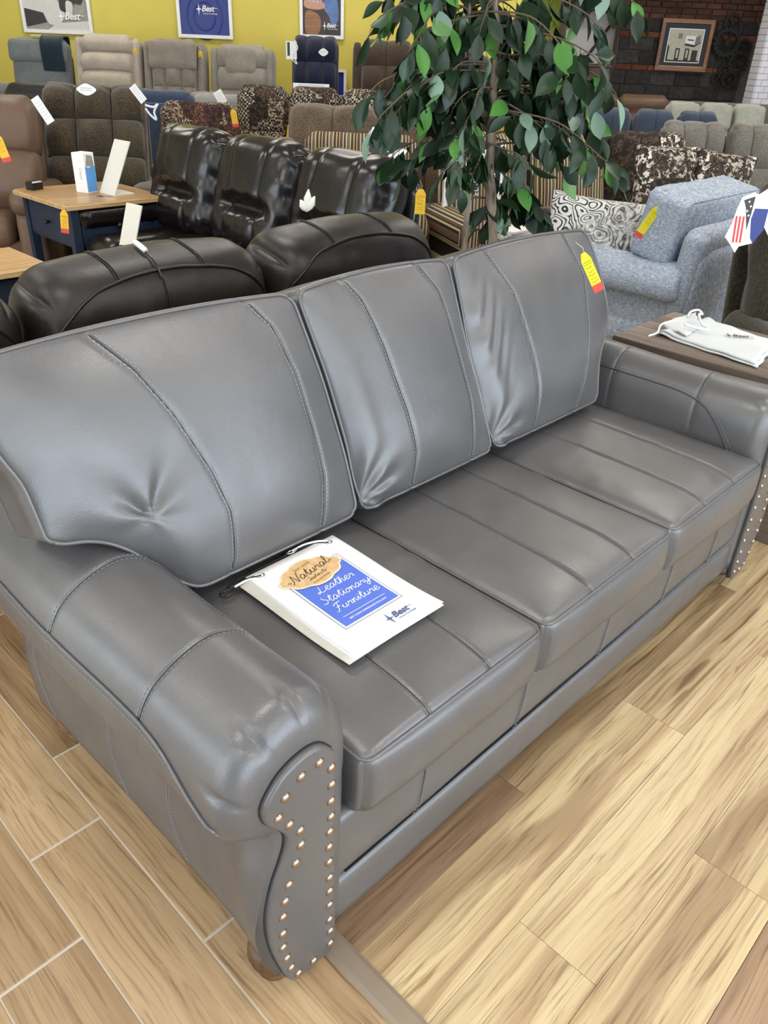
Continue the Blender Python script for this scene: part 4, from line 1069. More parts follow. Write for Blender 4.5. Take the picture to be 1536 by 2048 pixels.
# cord over dark sofa back
cdo = thing('cord', 'thin black cord draped over the back of the dark leather sofa', 'cord', (1.16, 2.05, .9))
S, m_m, o = mx1[1]
Pw = S.map([(.05 , 1, v) for v in np.linspace(-.4, .98, 20)] + [(.05 + .02 * w, w, 1) for w in np.linspace(.95, -.3, 10)])
rootm = Matrix.Translation(Vector(t1.location)) @ RZ(PI)
Pw = xf(rootm @ m_m, Pw) + [0, -.008, .006]
mk('line', *tube(Pw - np.array([1.16, 2.05, .9]), .0035, 5), 'gloss_black', cdo); cdo_root = cdo
mk('clip', *tube(Pw[-4:] + [0, 0, .006] - np.array([1.16, 2.05, .9]), .009, 6), 'white_paint', cdo)
# ---- striped chairs
seating('striped_armchair', 'striped armchair with a magazine on its crest, behind the black leather sofa', 'armchair', (4.169, 4.296), sR(2), .86, 1.03, 'stripe_fabric', style='plain', n=1, bw=.80, aw=.19, D=.82, arms='scroll', arm_mat='stripe_fabric', lean=.25, res=1.2)
seating('striped_loveseat', 'striped loveseat with a folded brown throw behind the tree trunk', 'sofa', (4.973, 3.501), sR(20), 1.42, 1.08, 'stripe_fabric', style='plain', n=2, bw=1.24, aw=.19, D=.86, arms='scroll', arm_mat='stripe_fabric', lean=.25, res=1.1)
# ---- right side seating
seating('denim_sofa', 'navy sofa with a padded channelled crest near the brick wall', 'sofa', (8.164, 4.459), sR(-4), 1.75, 1.10, 'denim_fabric', n=4, style='cols', cols=2, amp=.035, bw=1.72, aw=.10, D=.8)
seating('sage_sofa', 'pale sage sofa with three headrest flaps beside the white brick pillar', 'sofa', (10.268, 4.558), sR(0), 1.35, 1.12, 'sage_fabric', n=3, style='plain', hr=(.92, .2), bw=1.16, aw=.12)
seating('tufted_sofa', 'grey brown button tufted sofa in front of the sage sofa', 'sofa', (7.465, 2.867), sR(-2), 1.85, 1.10, 'stone_fabric', n=3, style='tuft', cols=3, rows=2, amp=.06, D=.74, bw=1.70, aw=.2, res=1.2, lean=.18)
seating('patterned_sofa', 'cabin and landscape pattern sofa behind the paisley pillow', 'sofa', (6.234, 3.590), sR(-3), 1.42, 1.045, 'cabin_fabric', n=2, style='plain', bw=1.24, aw=.20, arms='roll', lean=.25, D=.75)
# light blue armchair facing away, arm to the camera
seating('linen_armchair', 'light blue linen armchair with a rolled arm behind the grey sofa', 'armchair', (4.47, 1.70), PI, 1.10, .84, 'blue_linen', n=1, style='plain', bw=1.06, aw=.22, arms='roll', AH=.65, SH=.46, D=1.14, lean=.10, bt=.13, back_h=.5, res=1.3, foot=True)
seating('chenille_recliner', 'dark olive tufted recliner at the right edge with paper tags hanging on it', 'recliner', LDx(1.99, 3.70), sR(8), .98, 1.12, 'forest_chenille', style='tuft', cols=3, rows=2, amp=.07, bw=.94, lean=.30, res=1.3, D=.82, AH=.58)
# chair cushions
def pillow(name, label, mat, loc, rot, w, h, th, group=None, piping=None, pf=1.0):
    t = thing(name, label, 'pillow', loc, 0, group); t.rotation_euler = rot
    def f(p, raw, nn):
        u, v = raw[:, 0], raw[:, 2]
        q = p.copy(); k = (1 - np.abs(u) ** 2.4) * (1 - np.abs(v) ** 2.4); q[:, 1] = raw[:, 1] * (.012 + (th / 2) * np.clip(k, 0, 1) ** .6)
        q[:, 0] *= 1 - .06 * (1 - np.abs(v) ** 2) * (np.abs(u) ** 3); q[:, 2] *= 1 - .06 * (1 - np.abs(u) ** 2) * (np.abs(v) ** 3)
        return q + nn * (snoise(p + loc[0], 14, 8) * .006)[:, None]
    S = Soft((w / 2, th / 2, h / 2), .01, fn=f); o = S.mesh('cover', mat, t, None, (20, 4, 16))
    if piping:
        lp = [(-1, 0, v) for v in np.linspace(-1, 1, 20)[:-1]] + [(u, 0, 1) for u in np.linspace(-1, 1, 20)[:-1]] + [(1, 0, v) for v in np.linspace(1, -1, 20)[:-1]] + [(u, 0, -1) for u in np.linspace(1, -1, 20)[:-1]]
        mk('piping', *tube(S.map(lp), .006, 5, closed=True), piping, t)
    return t
pillow('throw_pillow', 'black and white paisley pillow on the light blue armchair', 'paisley_fabric', (4.20, 2.40, .66), (math.radians(-28), math.radians(4), math.radians(-62)), .56, .44, .16, piping='paisley_fabric')
bpw = thing('back_pillow', 'light blue linen box back cushion of the blue armchair, tilted over its low back', 'cushion', (4.42, 1.92, .80)); bpw.rotation_euler = (math.radians(12), 0, 0)
S = Soft((.44, .115, .175), .03, rc=.03, fn=lambda p, r, nn: p + nn * (snoise(p, 16, 4) * .009)[:, None] + np.stack([0 * r[:, 0], r[:, 1] * .03 * (1 - r[:, 0] ** 2) * (1 - r[:, 2] ** 2), 0 * r[:, 0]], 1))
bo = S.mesh('cover', 'blue_linen', bpw, None, (26, 8, 14))
for w_ in (-1, 1):
    lp = [(-1, w_, v) for v in np.linspace(-1, 1, 16)[:-1]] + [(u, w_, 1) for u in np.linspace(-1, 1, 24)[:-1]] + [(1, w_, v) for v in np.linspace(1, -1, 16)[:-1]] + [(u, w_, -1) for u in np.linspace(1, -1, 24)[:-1]]
    mk('piping', *tube(S.map(lp), .005, 5, closed=True), 'blue_linen', bpw)
pillow('throw_pillow', 'left cabin pattern pillow on the patterned sofa', 'cabin_fabric', (5.98, 2.92, .80), (math.radians(-20), 0, sR(0)), .46, .42, .16)
pillow('throw_pillow', 'right cabin pattern pillow leaning beside the sofa arm', 'cabin_fabric', (6.28, 2.62, .78), (math.radians(-20), math.radians(6), sR(-12)), .44, .40, .16)
# ================================================================ tables
def end_table(name, label, xy, sz, h, top, body, rz=0, drawer=True, planks=0, edge='honey_wood_edge'):
    t = thing(name, label, 'table', (xy[0], xy[1], 0), rz); w, d = sz
    if planks:
        for k in range(planks):
            a = -w / 2 + w * k / planks
            mk('plank', *bbox(a + .0015, a + w / planks - .0015, -d / 2, d / 2, h - .028, h, .003), top, t, smooth=False)
        mk('edge', *box(-w / 2 - .002, w / 2 + .002, -d / 2 + .01, d / 2 - .01, h - .05, h - .029), top, t, smooth=False)
    else:
        mk('table_top', *bbox(-w / 2, w / 2, -d / 2, d / 2, h - .03, h, .010), top, t, smooth=False)
        mk('edge', *join([bbox(-w / 2 - .004, w / 2 + .004, -d / 2 - .004, -d / 2 + .006, h - .03, h - .006, .003), bbox(-w / 2 - .004, -w / 2 + .006, -d / 2, d / 2, h - .03, h - .006, .003)]), edge, t, smooth=False)
    i = .035
    mk('body', *box(-w / 2 + i + .02, w / 2 - i - .02, -d / 2 + i + .02, d / 2 - i - .02, h - .26, h - .03), body, t, smooth=False)
    for x in (-w / 2 + i, w / 2 - i - .05):
        for y in (-d / 2 + i, d / 2 - i - .05): mk('leg', *bbox(x, x + .05, y, y + .05, 0, h - .03, .003), body, t, smooth=False)
    mk('shelf', *box(-w / 2 + i + .02, w / 2 - i - .02, -d / 2 + i + .02, d / 2 - i - .02, .14, .165), body, t, smooth=False)
    if drawer:
        for (a, b, c, e) in ((-w / 2 + i + .06, w / 2 - i - .06, -d / 2 + i + .008, -d / 2 + i + .022),):
            o = mk('drawer', *bbox(a, b, c, e, h - .24, h - .05, .004), body, t, smooth=False)
            mk('drawer_panel', *box(a + .03, b - .03, c - .004, c + .001, h - .22, h - .07), body, o, smooth=False)
            mk('knob', *lathe([(.008, 0), (.008, .012), (.016, .02), (.016, .028), (.004, .034)], 12), 'gloss_black', o, T(0, c, h - .145) @ RX(PI / 2))
        o = mk('side_panel', *bbox(-.0, .014, -d / 2 + i + .06, d / 2 - i - .06, h - .24, h - .05, .003), body, t, T(-w / 2 + i + .006, 0, 0), smooth=False)
        mk('knob', *lathe([(.008, 0), (.008, .012), (.016, .02), (.016, .028), (.004, .034)], 12), 'gloss_black', o, T(-w / 2 + i + .006, 0, h - .145) @ RY(-PI / 2))
    return t
end_table('end_table', 'honey topped end table with navy base beside the black leather sofa arm', (2.47, 4.96), (.66, .70), .70, 'honey_wood', 'navy_paint')
end_table('end_table', 'honey topped end table at the left edge behind the dark leather sofa', (1.26, 3.76), (.56, .44), .66, 'honey_wood', 'navy_paint')
end_table('side_table', 'grey brown plank topped side table beside the far arm of the grey sofa', (3.02, 1.03), (.50, .80), .62, 'grey_brown_wood', 'grey_brown_wood', drawer=False, planks=5)
# chairside wood piece peeking out behind the grey sofa
wt = thing('wooden_tray_table', 'brown wooden table corner peeking out behind the grey sofa back', 'table', (3.02, 1.78, 0))
mk('table_top', *bbox(-.25, .16, -.08, .28, .60, .628, .008), 'frame_wood', wt, smooth=False)
for x, y in ((.10, -.04), (-.2, -.04), (.10, .22), (-.2, .22)): mk('leg', *box(x - .016, x + .016, y - .016, y + .016, 0, .60), 'frame_wood', wt, smooth=False)
# canvas bag
bag = thing('canvas_bag', 'white drawstring canvas bag with black logo lying on the side table', 'bag', (3.03, 1.08, .622), 0)
def clothsheet(outl, z, th, mat, name, wob=.004, n=18):
    O = np.array(outl, float); V = []; F = []
    for j in range(n + 1):
        for i in range(n + 1):
            u, v = i / n, j / n
            p = (1 - u) * (1 - v) * O[0] + u * (1 - v) * O[1] + u * v * O[2] + (1 - u) * v * O[3]
            zz = z + wob * (math.sin(u * 9 + v * 4) * math.sin(v * 7) + 1) + (.010 * math.exp(-((v - .93) / .05) ** 2))
            V.append((p[0] + .003 * math.sin(v * 23), p[1] + .003 * math.sin(u * 19), zz))
    m_ = len(V); V += [(x, y, z_ - th) for x, y, z_ in V]; w = n + 1
    for j in range(n):
        for i in range(n): a = j * w + i; F += [(a, a + 1, a + w + 1, a + w), (m_ + a, m_ + a + w, m_ + a + w + 1, m_ + a + 1)]
    for i in range(n): a = n * w + i; F += [(i, m_ + i, m_ + i + 1, i + 1), (a, a + 1, m_ + a + 1, m_ + a)]
    for j in range(n): a = j * w; F += [(a, a + w, m_ + a + w, m_ + a)]; a += n; F += [(a, m_ + a, m_ + a + w, a + w)]
    return mk(name, V, F, mat, bag)
clothsheet([(-.20, -.19), (.12, -.13), (.19, .20), (-.13, .24)], .004, .004, 'canvas_cloth', 'lower_layer', .002)
clothsheet([(-.19, -.175), (.13, -.115), (.20, .195), (-.115, .235)], .011, .005, 'canvas_cloth', 'upper_layer', .003)
clothsheet([(-.12, .12), (.06, .15), (.20, .24), (-.06, .262)], .019, .005, 'canvas_cloth', 'gathered_mouth', .005, 12)
mk('drawstring', *tube(catmull([(.10, .225, .035), (.17, .245, .035), (.215, .235, .035), (.19, .205, .030), (.12, .19, .045), (.02, .13, .040), (.0, .09, .034), (-.03, .11, .036), (-.05, .17, .042)], 8), .005, 6), 'cord_white', bag)
mk('drawstring', *tube(catmull([(-.05, .22, .045), (-.12, .23, .04), (-.16, .22, .02), (-.20, .235, .010)], 6), .004, 6), 'cord_white', bag)
logo(bag, T(.045, -.01, .0205) @ RZ(math.radians(-54)), .036, 'ink')
# brochure box, card stands, black box on the end tables
bxx = thing('brochure_box', 'small upright white and blue brochure box on the honey end table', 'box', (2.47, 4.99, .70), math.radians(22))
mk('carton', *bbox(-.045, .045, -.045, .045, 0, .225, .002), 'white_card', bxx, smooth=False)
V, F = prism([(-.043, .004), (.043, .004), (.043, .145), (.02, .155), (-.01, .14), (-.043, .150)], -.0008, 1, -.0452); mk('blue_print', V, F, 'cloud_blue', bxx, smooth=False)
V, F = prism([(-.036, .150), (.036, .150), (.03, .205), (-.02, .215)], -.0008, 1, -.0452); mk('photo_print', V, F, 'photo_grey', bxx, smooth=False)
text('Cloud', .026, 'silver_grey', bxx, T(-.0456, 0, .11) @ RZ(-PI / 2) @ RX(PI / 2) @ RZ(-PI / 2), shear=.2)
def lstand(label, loc, rz, w, h, foot=.12, lean=.14):
    t = thing('card_stand', label, 'sign holder', loc, rz)
    P = [(-.0, 0), (foot, 0), (foot, .006), (.008, .006), (.008 + math.sin(lean) * h, math.cos(lean) * h), (math.sin(lean) * h, math.cos(lean) * h)]
    V, F = prism([(a, b) for a, b in P], w, 1, -w / 2); mk('sheet', V, F, 'cream_card', t, smooth=False); return t
lstand('white L shaped card stand leaning beside the brochure box', (2.52, 4.84, .70), math.radians(2), .17, .33, .14, .46)
lstand('white L shaped card stand on the black leather sofa seat', (2.26, 4.20, .52), math.radians(5), .14, .24, .08, .35)
bb = thing('small_box', 'small glossy black box on the left back corner of the honey end table', 'box', (2.24, 5.22, .70), .3)
mk('case', *bbox(-.04, .04, -.03, .03, 0, .05, .008), 'gloss_black', bb, smooth=False)
# ================================================================ tags and papers
price_tag('bright yellow handwritten tag with red end on the right back cushion of the grey sofa', (2.115, 1.235, 1.050), 0, RF, math.radians(-32), .030, .128)
price_tag('orange yellow tag hanging at the right end of the black leather sofa', (3.03, 2.70, .965), 0, RF, 0, .050, .115, 'orange_paper', False)
price_tag('yellow tag hanging from the knob of the navy end table', (2.09, 4.54, .69), 0, RF, math.radians(6), .045, .125, 'orange_paper')
price_tag('yellow and red tag on the brown leather recliner at the left edge', (2.05, 5.18, 1.02), 0, RF, math.radians(-14), .055, .15, 'orange_paper')
price_tag('yellow tag on the side of the bear pattern armchair', (4.21, 5.82, 1.07), 0, RF, math.radians(-8), .05, .13, 'orange_paper')
price_tag('yellow tag at the left end of the brown chenille sofa', (4.42, 5.35, 1.0), 0, RF, math.radians(8), .05, .13, 'orange_paper', False)
price_tag('orange tag on the beige recliner by the yellow wall', (4.985, 8.56, 1.44), 0, RF, 0, .045, .13, 'orange_paper')
price_tag('orange tag on the taupe recliner with square headrest roll', (5.455, 8.06, 1.44), 0, RF, 0, .045, .13, 'orange_paper')
price_tag('orange tag behind the tree trunk on the striped loveseat', (5.039, 3.371, 1.12), 0, RF, 0, .06, .13, 'orange_paper')
price_tag('small yellow tag behind the tree just right of its trunk', (4.860, 3.299, 1.06), 0, RF, math.radians(-10), .045, .12)
price_tag('yellow and red tag leaning on the loose cushion of the blue armchair', (3.985, 1.94, .905), 0, RF, math.radians(28), .045, .17)
def badge(label, loc, w, h, mat='white_card'):
    t = thing('badge_tag', label, 'tag', loc, RF)
    O = catmull([(-w / 2, 0), (-w * .28, h * .32), (0, h / 2), (w * .28, h * .32), (w / 2, 0), (w * .28, -h * .34), (0, -h / 2), (-w * .28, -h * .34)], 4, closed=True)
    V, F = prism(O, .003, 1, 0); mk('card', V, F, mat, t, smooth=False)
    parts = [tube([(-w * .3, -.001, z), (w * .3, -.001, z)], .0016, 3) for z in (-.004, h * .12)]
    mk('print', *join(parts), 'silver_grey', t); return t
badge('white oval tag on top of the tufted olive recliner', (2.80, 5.47, 1.235), .13, .07)
badge('white diamond tag on the navy plush recliner', (6.17, 6.93, 1.475), .10, .07)
def paper(label, loc, w, h, roll=0, mat='white_card', rx=0):
    t = thing('paper_sheet', label, 'paper', loc, RF); t.rotation_euler = (Matrix.Rotation(RF, 3, 'Z') @ Matrix.Rotation(rx, 3, 'X') @ Matrix.Rotation(roll, 3, 'Y')).to_euler()
    mk('sheet', *box(-w / 2, w / 2, -.001, .001, -h / 2, h / 2), mat, t, smooth=False)
    mk('print', *join([box(-w * .35, w * .35, -.0016, -.001, z - .001, z + .001) for z in np.linspace(-h * .3, h * .3, 6)]), 'silver_grey', t, smooth=False); return t
paper('white paper hanging on the right side of the brown leather recliner', (2.60, 5.72, 1.10), .06, .17, math.radians(-30))
paper('white paper tag at the right shoulder of the tufted recliner', (3.25, 5.60, 1.20), .055, .12, math.radians(-38))
paper('white sheet on the pale grey recliner back', (4.70, 6.68, 1.10), .08, .11, math.radians(-30))
paper('white folded paper behind the lodge loveseat', (5.50, 6.35, 1.20), .34, .05)
paper('white paper on the navy recliner back at its lower right', (4.0, 5.2, .83), .07, .09, math.radians(20))
# glossy magazine on the left striped armchair
mg = thing('magazine', 'black and white glossy magazine on the crest of the striped armchair', 'magazine', (4.183, 4.076, .945), RF); mg.rotation_euler = (Matrix.Rotation(RF, 3, 'Z') @ Matrix.Rotation(-.4, 3, 'X') @ Matrix.Rotation(.55, 3, 'Y')).to_euler()
mk('cover', *box(-.15, .13, -.004, .004, -.08, .08), 'white_card', mg, smooth=False); mk('print', *box(-.12, .04, -.006, -.004, -.07, .0), 'photo_dark', mg, smooth=False)
V, F = tube([(.02 * math.cos(a) + .05, -.006, .02 * math.sin(a) - .01) for a in np.linspace(0, 2 * PI, 17)[:-1]], .003, 4, closed=True); mk('ring_mark', V, F, 'photo_dark', mg)
# papers on the dark olive recliner
pp = thing('product_tags', 'white red and navy paper tags hanging on the dark olive recliner', 'tags', LD(1.40, 3.30, 1.075), RF)
mk('card', *box(-.02, .075, .008, .010, -.14, .03), 'white_card', pp, T(.02, 0, 0) @ RY(math.radians(-38)), smooth=False)
V, F = prism([(-.025, .01), (.06, 0), (.062, -.10), (.03, -.155), (-.02, -.16)], .002, 1, .004); mk('navy_card', V, F, 'blue_print', pp, smooth=False)
V, F = prism([(-.025, .035), (.06, .03), (.062, -.02), (-.022, -.02)], .002, 1, .003); mk('cream_head', V, F, 'cream_card', pp, smooth=False)
V, F = prism([(-.055, .02), (-.01, .04), (.01, .02), (.0, -.06), (.015, -.13), (.03, -.15), (-.02, -.165), (-.03, -.19), (-.055, -.16), (-.085, -.13), (-.07, -.08), (-.065, -.03)], .002, 1, 0); mk('torn_flag_card', V, F, 'white_card', pp, smooth=False)
V, F = prism([(-.045, .01), (-.005, .025), (-.005, -.04), (-.008, -.10), (-.03, -.02)], -.001, 1, -.001); mk('dark_print', V, F, 'photo_dark', pp, smooth=False)
V, F = join([prism([(-.062 + k * .014, -.05), (-.055 + k * .014, -.05), (-.045 + k * .014, -.15), (-.052 + k * .014, -.15)], -.001, 1, -.001) for k in range(3)]); mk('red_stripes', V, F, 'red_paper', pp, smooth=False)
for k in range(4): mk('white_star', *prism(star(-.024 + .010 * (k % 2), .005 - .017 * k, .006, .006, .0025), -.0008, 1, -.0018), 'white_card', pp, smooth=False)
pn = thing('product_tags', 'black and white hanging tags at the left of the navy plush recliner', 'tags', (5.98, 7.20, 1.50), RF)
mk('card', *box(-.06, .05, 0, .003, -.10, .06), 'white_card', pn, smooth=False); mk('dark_print', *box(-.045, -.02, -.001, 0, -.07, .05), 'photo_dark', pn, smooth=False)
mk('ribbon', *tube(catmull([(.03, -.003, .07), (.06, -.003, .0), (.02, -.003, -.06), (.05, -.003, -.14), (.0, -.003, -.10)], 5), .006, 5), 'cord_white', pn)
pt = thing('ribbon_tag', 'white and red ribbon tag at the right side of the tufted recliner', 'tag', (3.30, 5.55, 1.09), RF)
mk('ribbon', *tube(catmull([(-.03, 0, .04), (.03, 0, .03), (.06, 0, .05), (.03, 0, .0), (.04, 0, -.05), (.0, 0, -.02), (-.03, 0, .02)], 5), .008, 5), 'cord_white', pt)
# magnolia blossom on the dark sofa crest
mf = thing('paper_flower', 'small cream paper flower standing on the dark leather sofa crest', 'flower', (1.88, 2.20, 1.045))
for k, (a, l) in enumerate(((-.5, .045), (.1, .075), (.5, .06))):
    V, F = lathe([(.001, 0), (.012, l * .3), (.014, l * .6), (.002, l)], 8); V = np.array(V); V[:, 1] *= .4
    mk('petal', V, F, 'cream_fabric', mf, RZ(RF) @ RY(a))
# brown throw on the striped loveseat, white siding sample rack
th_ = thing('throw_blanket', 'folded dark brown throw on the seat of the striped loveseat', 'blanket', (4.851, 2.988, .515), sR(20))
for k in range(4):
    S = Soft((.19 - .01 * k, .16, .016), .014, fn=lambda p, r, nn, k=k: p + np.stack([0 * p[:, 0], 0 * p[:, 0], .012 * np.sin(p[:, 0] * 14 + k)], 1)); S.mesh('fold', 'brown_throw', th_, T(.01 * k, 0, .015 + .033 * k), (16, 6, 3))
rk = thing('sample_rack', 'white slatted siding sample rack with a black lettered strip behind the tree', 'rack', (4.478, 3.530, .505), sR(12))
mk('frame', *join([box(-.20, -.175, -.02, .02, .0, .52), box(.175, .20, -.02, .02, .0, .52), box(-.20, .20, -.02, .02, .0, .03)]), 'white_paint', rk, smooth=False)
for k in range(8):
    z = .035 + k * .059; V, F = prism([(-.012, z), (.012, z), (.004, z + .056), (-.004, z + .056)], .35, 0, -.175)
    mk('slat', V, F, 'siding' if k not in (2, 3) else 'siding_dark', rk, smooth=False)
mk('lettered_strip', *box(.02, .072, -.026, -.022, .04, .46), 'photo_dark', rk, RY(math.radians(-6)), smooth=False)
text('STEEL BLUE', .052, 'white_card', rk, RY(math.radians(-6)) @ T(.060, -.0275, .25) @ RX(PI / 2) @ RZ(PI / 2), ext=.0004)
bxw = thing('white_carton', 'small white carton at the foot of the sample rack slats', 'box', (4.218, 3.339, .505), sR(10)); mk('carton', *bbox(-.07, .07, -.06, .06, 0, .10, .004), 'white_card', bxw, smooth=False)
bxm = thing('catalog_stack', 'stack of white and pale blue catalogs on the striped loveseat seat', 'catalogs', (4.481, 3.148, .505), sR(20))
for k in range(4): mk('catalog', *box(-.14, .14, -.10, .10, .014 * k, .014 * k + .012), 'white_card' if k % 2 else 'clear_plastic', bxm, RZ(.15 * k), smooth=False)
# ================================================================ wall pictures
DW = DY - .012
def wall_frame(name, label, l0, l1, z0, h, d=DW, fw=.035, fm='white_paint', tilt=0):
    t = thing(name, label, 'picture', LD((l0 + l1) / 2, d, z0), RF); w = (l1 - l0) / 2
    for a in (box(-w, w, -.03, 0, 0, fw), box(-w, w, -.03, 0, h - fw, h), box(-w, -w + fw, -.03, 0, fw, h - fw), box(w - fw, w, -.03, 0, fw, h - fw)):
        mk('frame', *a, fm, t, smooth=False)
    return t, w - fw, fw
def pr(t, O, mat, y, name='print'):
    V, F = prism(O, -.002, 1, y); return mk(name, V, F, mat, t, smooth=False)
k_ = 10.6 / 10.3
t, w, f = wall_frame('framed_photo', 'white framed black and white photo with a star logo, leftmost on the yellow wall', -4.40, -3.60, 1.537, .95)
pr(t, [(-w, f), (w, f), (w, .9), (-w, .9)], 'photo_grey', -.006)
pr(t, [(-w, f + .02), (-.10, f + .08), (-.16, .45), (-w, .50)], 'photo_dark', -.009); pr(t, [(-w, .24), (-.15, .20), (-.10, .55), (-w, .60)], 'photo_light', -.011)
pr(t, catmull([(-.12, .12), (.02, .10), (.10, .20), (.02, .34), (-.06, .50), (-.20, .50)], 5, True), 'photo_light', -.013)
pr(t, catmull([(.05, .24), (.16, .22), (.22, .30), (.30, .30), (.34, .45), (.20, .55), (.08, .42)], 5, True), 'photo_dark', -.015); pr(t, catmull([(.12, .20), (.18, .19), (.20, .30), (.13, .32)], 4, True), 'photo_light', -.017)
pr(t, [(-.12, f), (w, f), (w, f + .10), (.0, f + .07)], 'photo_light', -.012)
logo(t, T(.15, -.019, .150) @ RX(PI / 2), .105, 'white_card', False)
t, w, f = wall_frame('framed_poster', 'white framed blue poster with a star logo on the yellow wall', -2.61, -1.98, 1.552, .92)
pr(t, [(-w, f), (w, f), (w, .9), (-w, .9)], 'blue_print', -.006)
for r_ in (.20, .12):
    V, F = tube([(r_ * math.cos(a), -.010, .22 + r_ * 1.15 * math.sin(a)) for a in np.linspace(0, 2 * PI, 41)[:-1]], .010, 4, closed=True); mk('ring', V, F, 'ring_blue', t)
logo(t, T(.02, -.018, .27) @ RX(PI / 2), .085, 'white_card')
t, w, f = wall_frame('framed_photo', 'white framed colour photo of a seated person in jeans, above the navy recliner', -1.205, -.70, 1.60, .90)
pr(t, [(-w, f), (w, f), (w, .88), (-w, .88)], 'photo_brown', -.006)
pr(t, catmull([(-.19, .33), (-.05, .31), (.02, .42), (-.02, .70), (-.19, .72)], 5, True), 'photo_plaid', -.009)
pr(t, catmull([(-.19, .30), (-.06, .28), (.03, .30), (.02, .35), (-.06, .34), (-.19, .37)], 5, True), 'photo_skin', -.011)
pr(t, catmull([(.0, .33), (.08, .40), (.17, .38), (.19, .20), (.12, .12), (.08, .22)], 5, True), 'photo_denim', -.010)
pr(t, catmull([(-.18, .05), (-.04, .05), (-.01, .16), (-.05, .24), (-.18, .26)], 5, True), 'frame_wood', -.012)
pr(t, [(.02, f), (w, f), (w, .14), (.06, .10)], 'photo_dark', -.013)
logo(t, T(.09, -.016, .115) @ RX(PI / 2), .062, 'white_card')
t, w, f = wall_frame('framed_poster', 'small white framed blue poster leaning low behind the navy recliner', -.92, -.66, 1.0, .30, DY - .08, .03)
pr(t, [(-w, f), (w, f), (w, .27), (-w, .27)], 'blue_print', -.006)
# framed vintage photo on the brick wall
t, w, f = wall_frame('framed_vintage_photo', 'wood framed sepia building photo on the brick wall', 3.985, 4.79, 1.385, .70, DB - .06, .055, 'frame_wood'); t.rotation_euler[1] = 0
for a in (box(-w, w, -.02, -.01, f, f + .015),): mk('frame', *a, 'honey_wood_edge', t, smooth=False)
pr(t, [(-w, f), (w, f), (w, .70 - f), (-w, .70 - f)], 'mat_black', -.008, 'mount')
pr(t, [(-.275, .115), (.275, .115), (.275, .575), (-.275, .575)], 'white_card', -.011); pr(t, [(-.262, .128), (.262, .128), (.262, .562), (-.262, .562)], 'sepia_light', -.013)
pr(t, [(.0, .38), (.15, .36), (.24, .41), (.22, .50), (.15, .48), (.0, .48)], 'white_card', -.015); pr(t, [(.0, .35), (.15, .33), (.24, .39), (.24, .41), (.15, .36), (.0, .38)], 'sepia_dark', -.016); pr(t, [(.03, .42), (.13, .415), (.13, .43), (.03, .435)], 'sepia_dark', -.017)
pr(t, [(.15, .365), (.235, .41), (.22, .50), (.155, .47)], 'sepia_mid', -.0175)
for x0 in (-.13, .02): pr(t, [(x0, .14), (x0 + .07, .14), (x0 + .07, .31), (x0, .31)], 'sepia_dark', -.016); pr(t, [(x0 + .02, .18), (x0 + .05, .18), (x0 + .05, .29), (x0 + .02, .29)], 'sepia_light', -.018)
pr(t, [(.13, .14), (.22, .14), (.22, .29), (.13, .29)], 'sepia_dark', -.016); pr(t, [(-.262, .128), (-.235, .128), (-.235, .33), (-.262, .36)], 'sepia_dark', -.016); pr(t, [(-.235, .128), (.262, .128), (.262, .15), (-.235, .15)], 'sepia_dark', -.0155)
pr(t, [(-.12, .44), (-.06, .44), (-.06, .51), (-.12, .51)], 'sepia_mid', -.016)
# gears
gr = thing('gear_wall_decor', 'cluster of dark iron gears hanging on the brick wall beside the vintage photo', 'wall decor', LD(5.13, DB - .05, 1.3), RF)
def gear(cx, cz, R0, teeth, y=0):
    parts = []; n = teeth * 4; O = []; I = []
    for k in range(n):
        a = 2 * PI * k / n; r = R0 * (1.0 if k % 4 in (1, 2) else .88); O.append((cx + r * math.cos(a), cz + r * math.sin(a))); I.append((cx + R0 * .66 * math.cos(a), cz + R0 * .66 * math.sin(a)))
    V = [(a, y - .02, b) for a, b in O] + [(a, y - .02, b) for a, b in I] + [(a, y + .005, b) for a, b in O] + [(a, y + .005, b) for a, b in I]; F = []
    for k in range(n):
        j = (k + 1) % n; F += [(k, j, n + j, n + k), (2 * n + k, 3 * n + k, 3 * n + j, 2 * n + j), (k, 2 * n + k, 2 * n + j, j), (n + k, n + j, 3 * n + j, 3 * n + k)]
    parts.append((V, F)); parts.append(tube([(cx, y - .025, cz), (cx, y + .005, cz)], R0 * .2, 10))
    for k in range(5): a = 2 * PI * k / 5 + cx; parts.append(tube([(cx, y - .008, cz), (cx + R0 * .7 * math.cos(a), y - .008, cz + R0 * .7 * math.sin(a))], R0 * .07, 5))
    mk('gear', *join(parts), 'iron', gr, smooth=False)
for g_ in ((-.07, .76, .15, 14, 0), (-.10, .50, .22, 18, -.03), (.19, .44, .13, 12, 0), (.15, .24, .17, 14, -.02), (-.04, .10, .11, 10, 0), (.06, .0, .13, 12, -.03), (-.12, .0, .10, 10, .0)): gear(*g_)
# red chair at the far right
rc = thing('red_chair', 'dark red spindle back chair in the bright area right of the white pillar', 'chair', LD(5.92, 13.0), RF + .4)
mk('seat', *bbox(-.22, .22, -.22, .22, .43, .47, .01), 'red_paint', rc)
mk('back_rail', *tube([(-.22, .2, 1.18), (.22, .2, 1.18)], .022, 8), 'red_paint', rc); mk('back_rail', *tube([(-.20, .2, .95), (.20, .2, .95)], .016, 8), 'red_paint', rc)
for x in (-.2, -.1, 0, .1, .2): mk('spindle', *tube([(x, .2, .47), (x, .2, 1.2)], .012, 6), 'red_paint', rc)
for x in (-.19, .19):
    for y in (-.19, .19): mk('leg', *tube([(x, y, 0), (x, y, .44)], .018, 6), 'red_paint', rc)
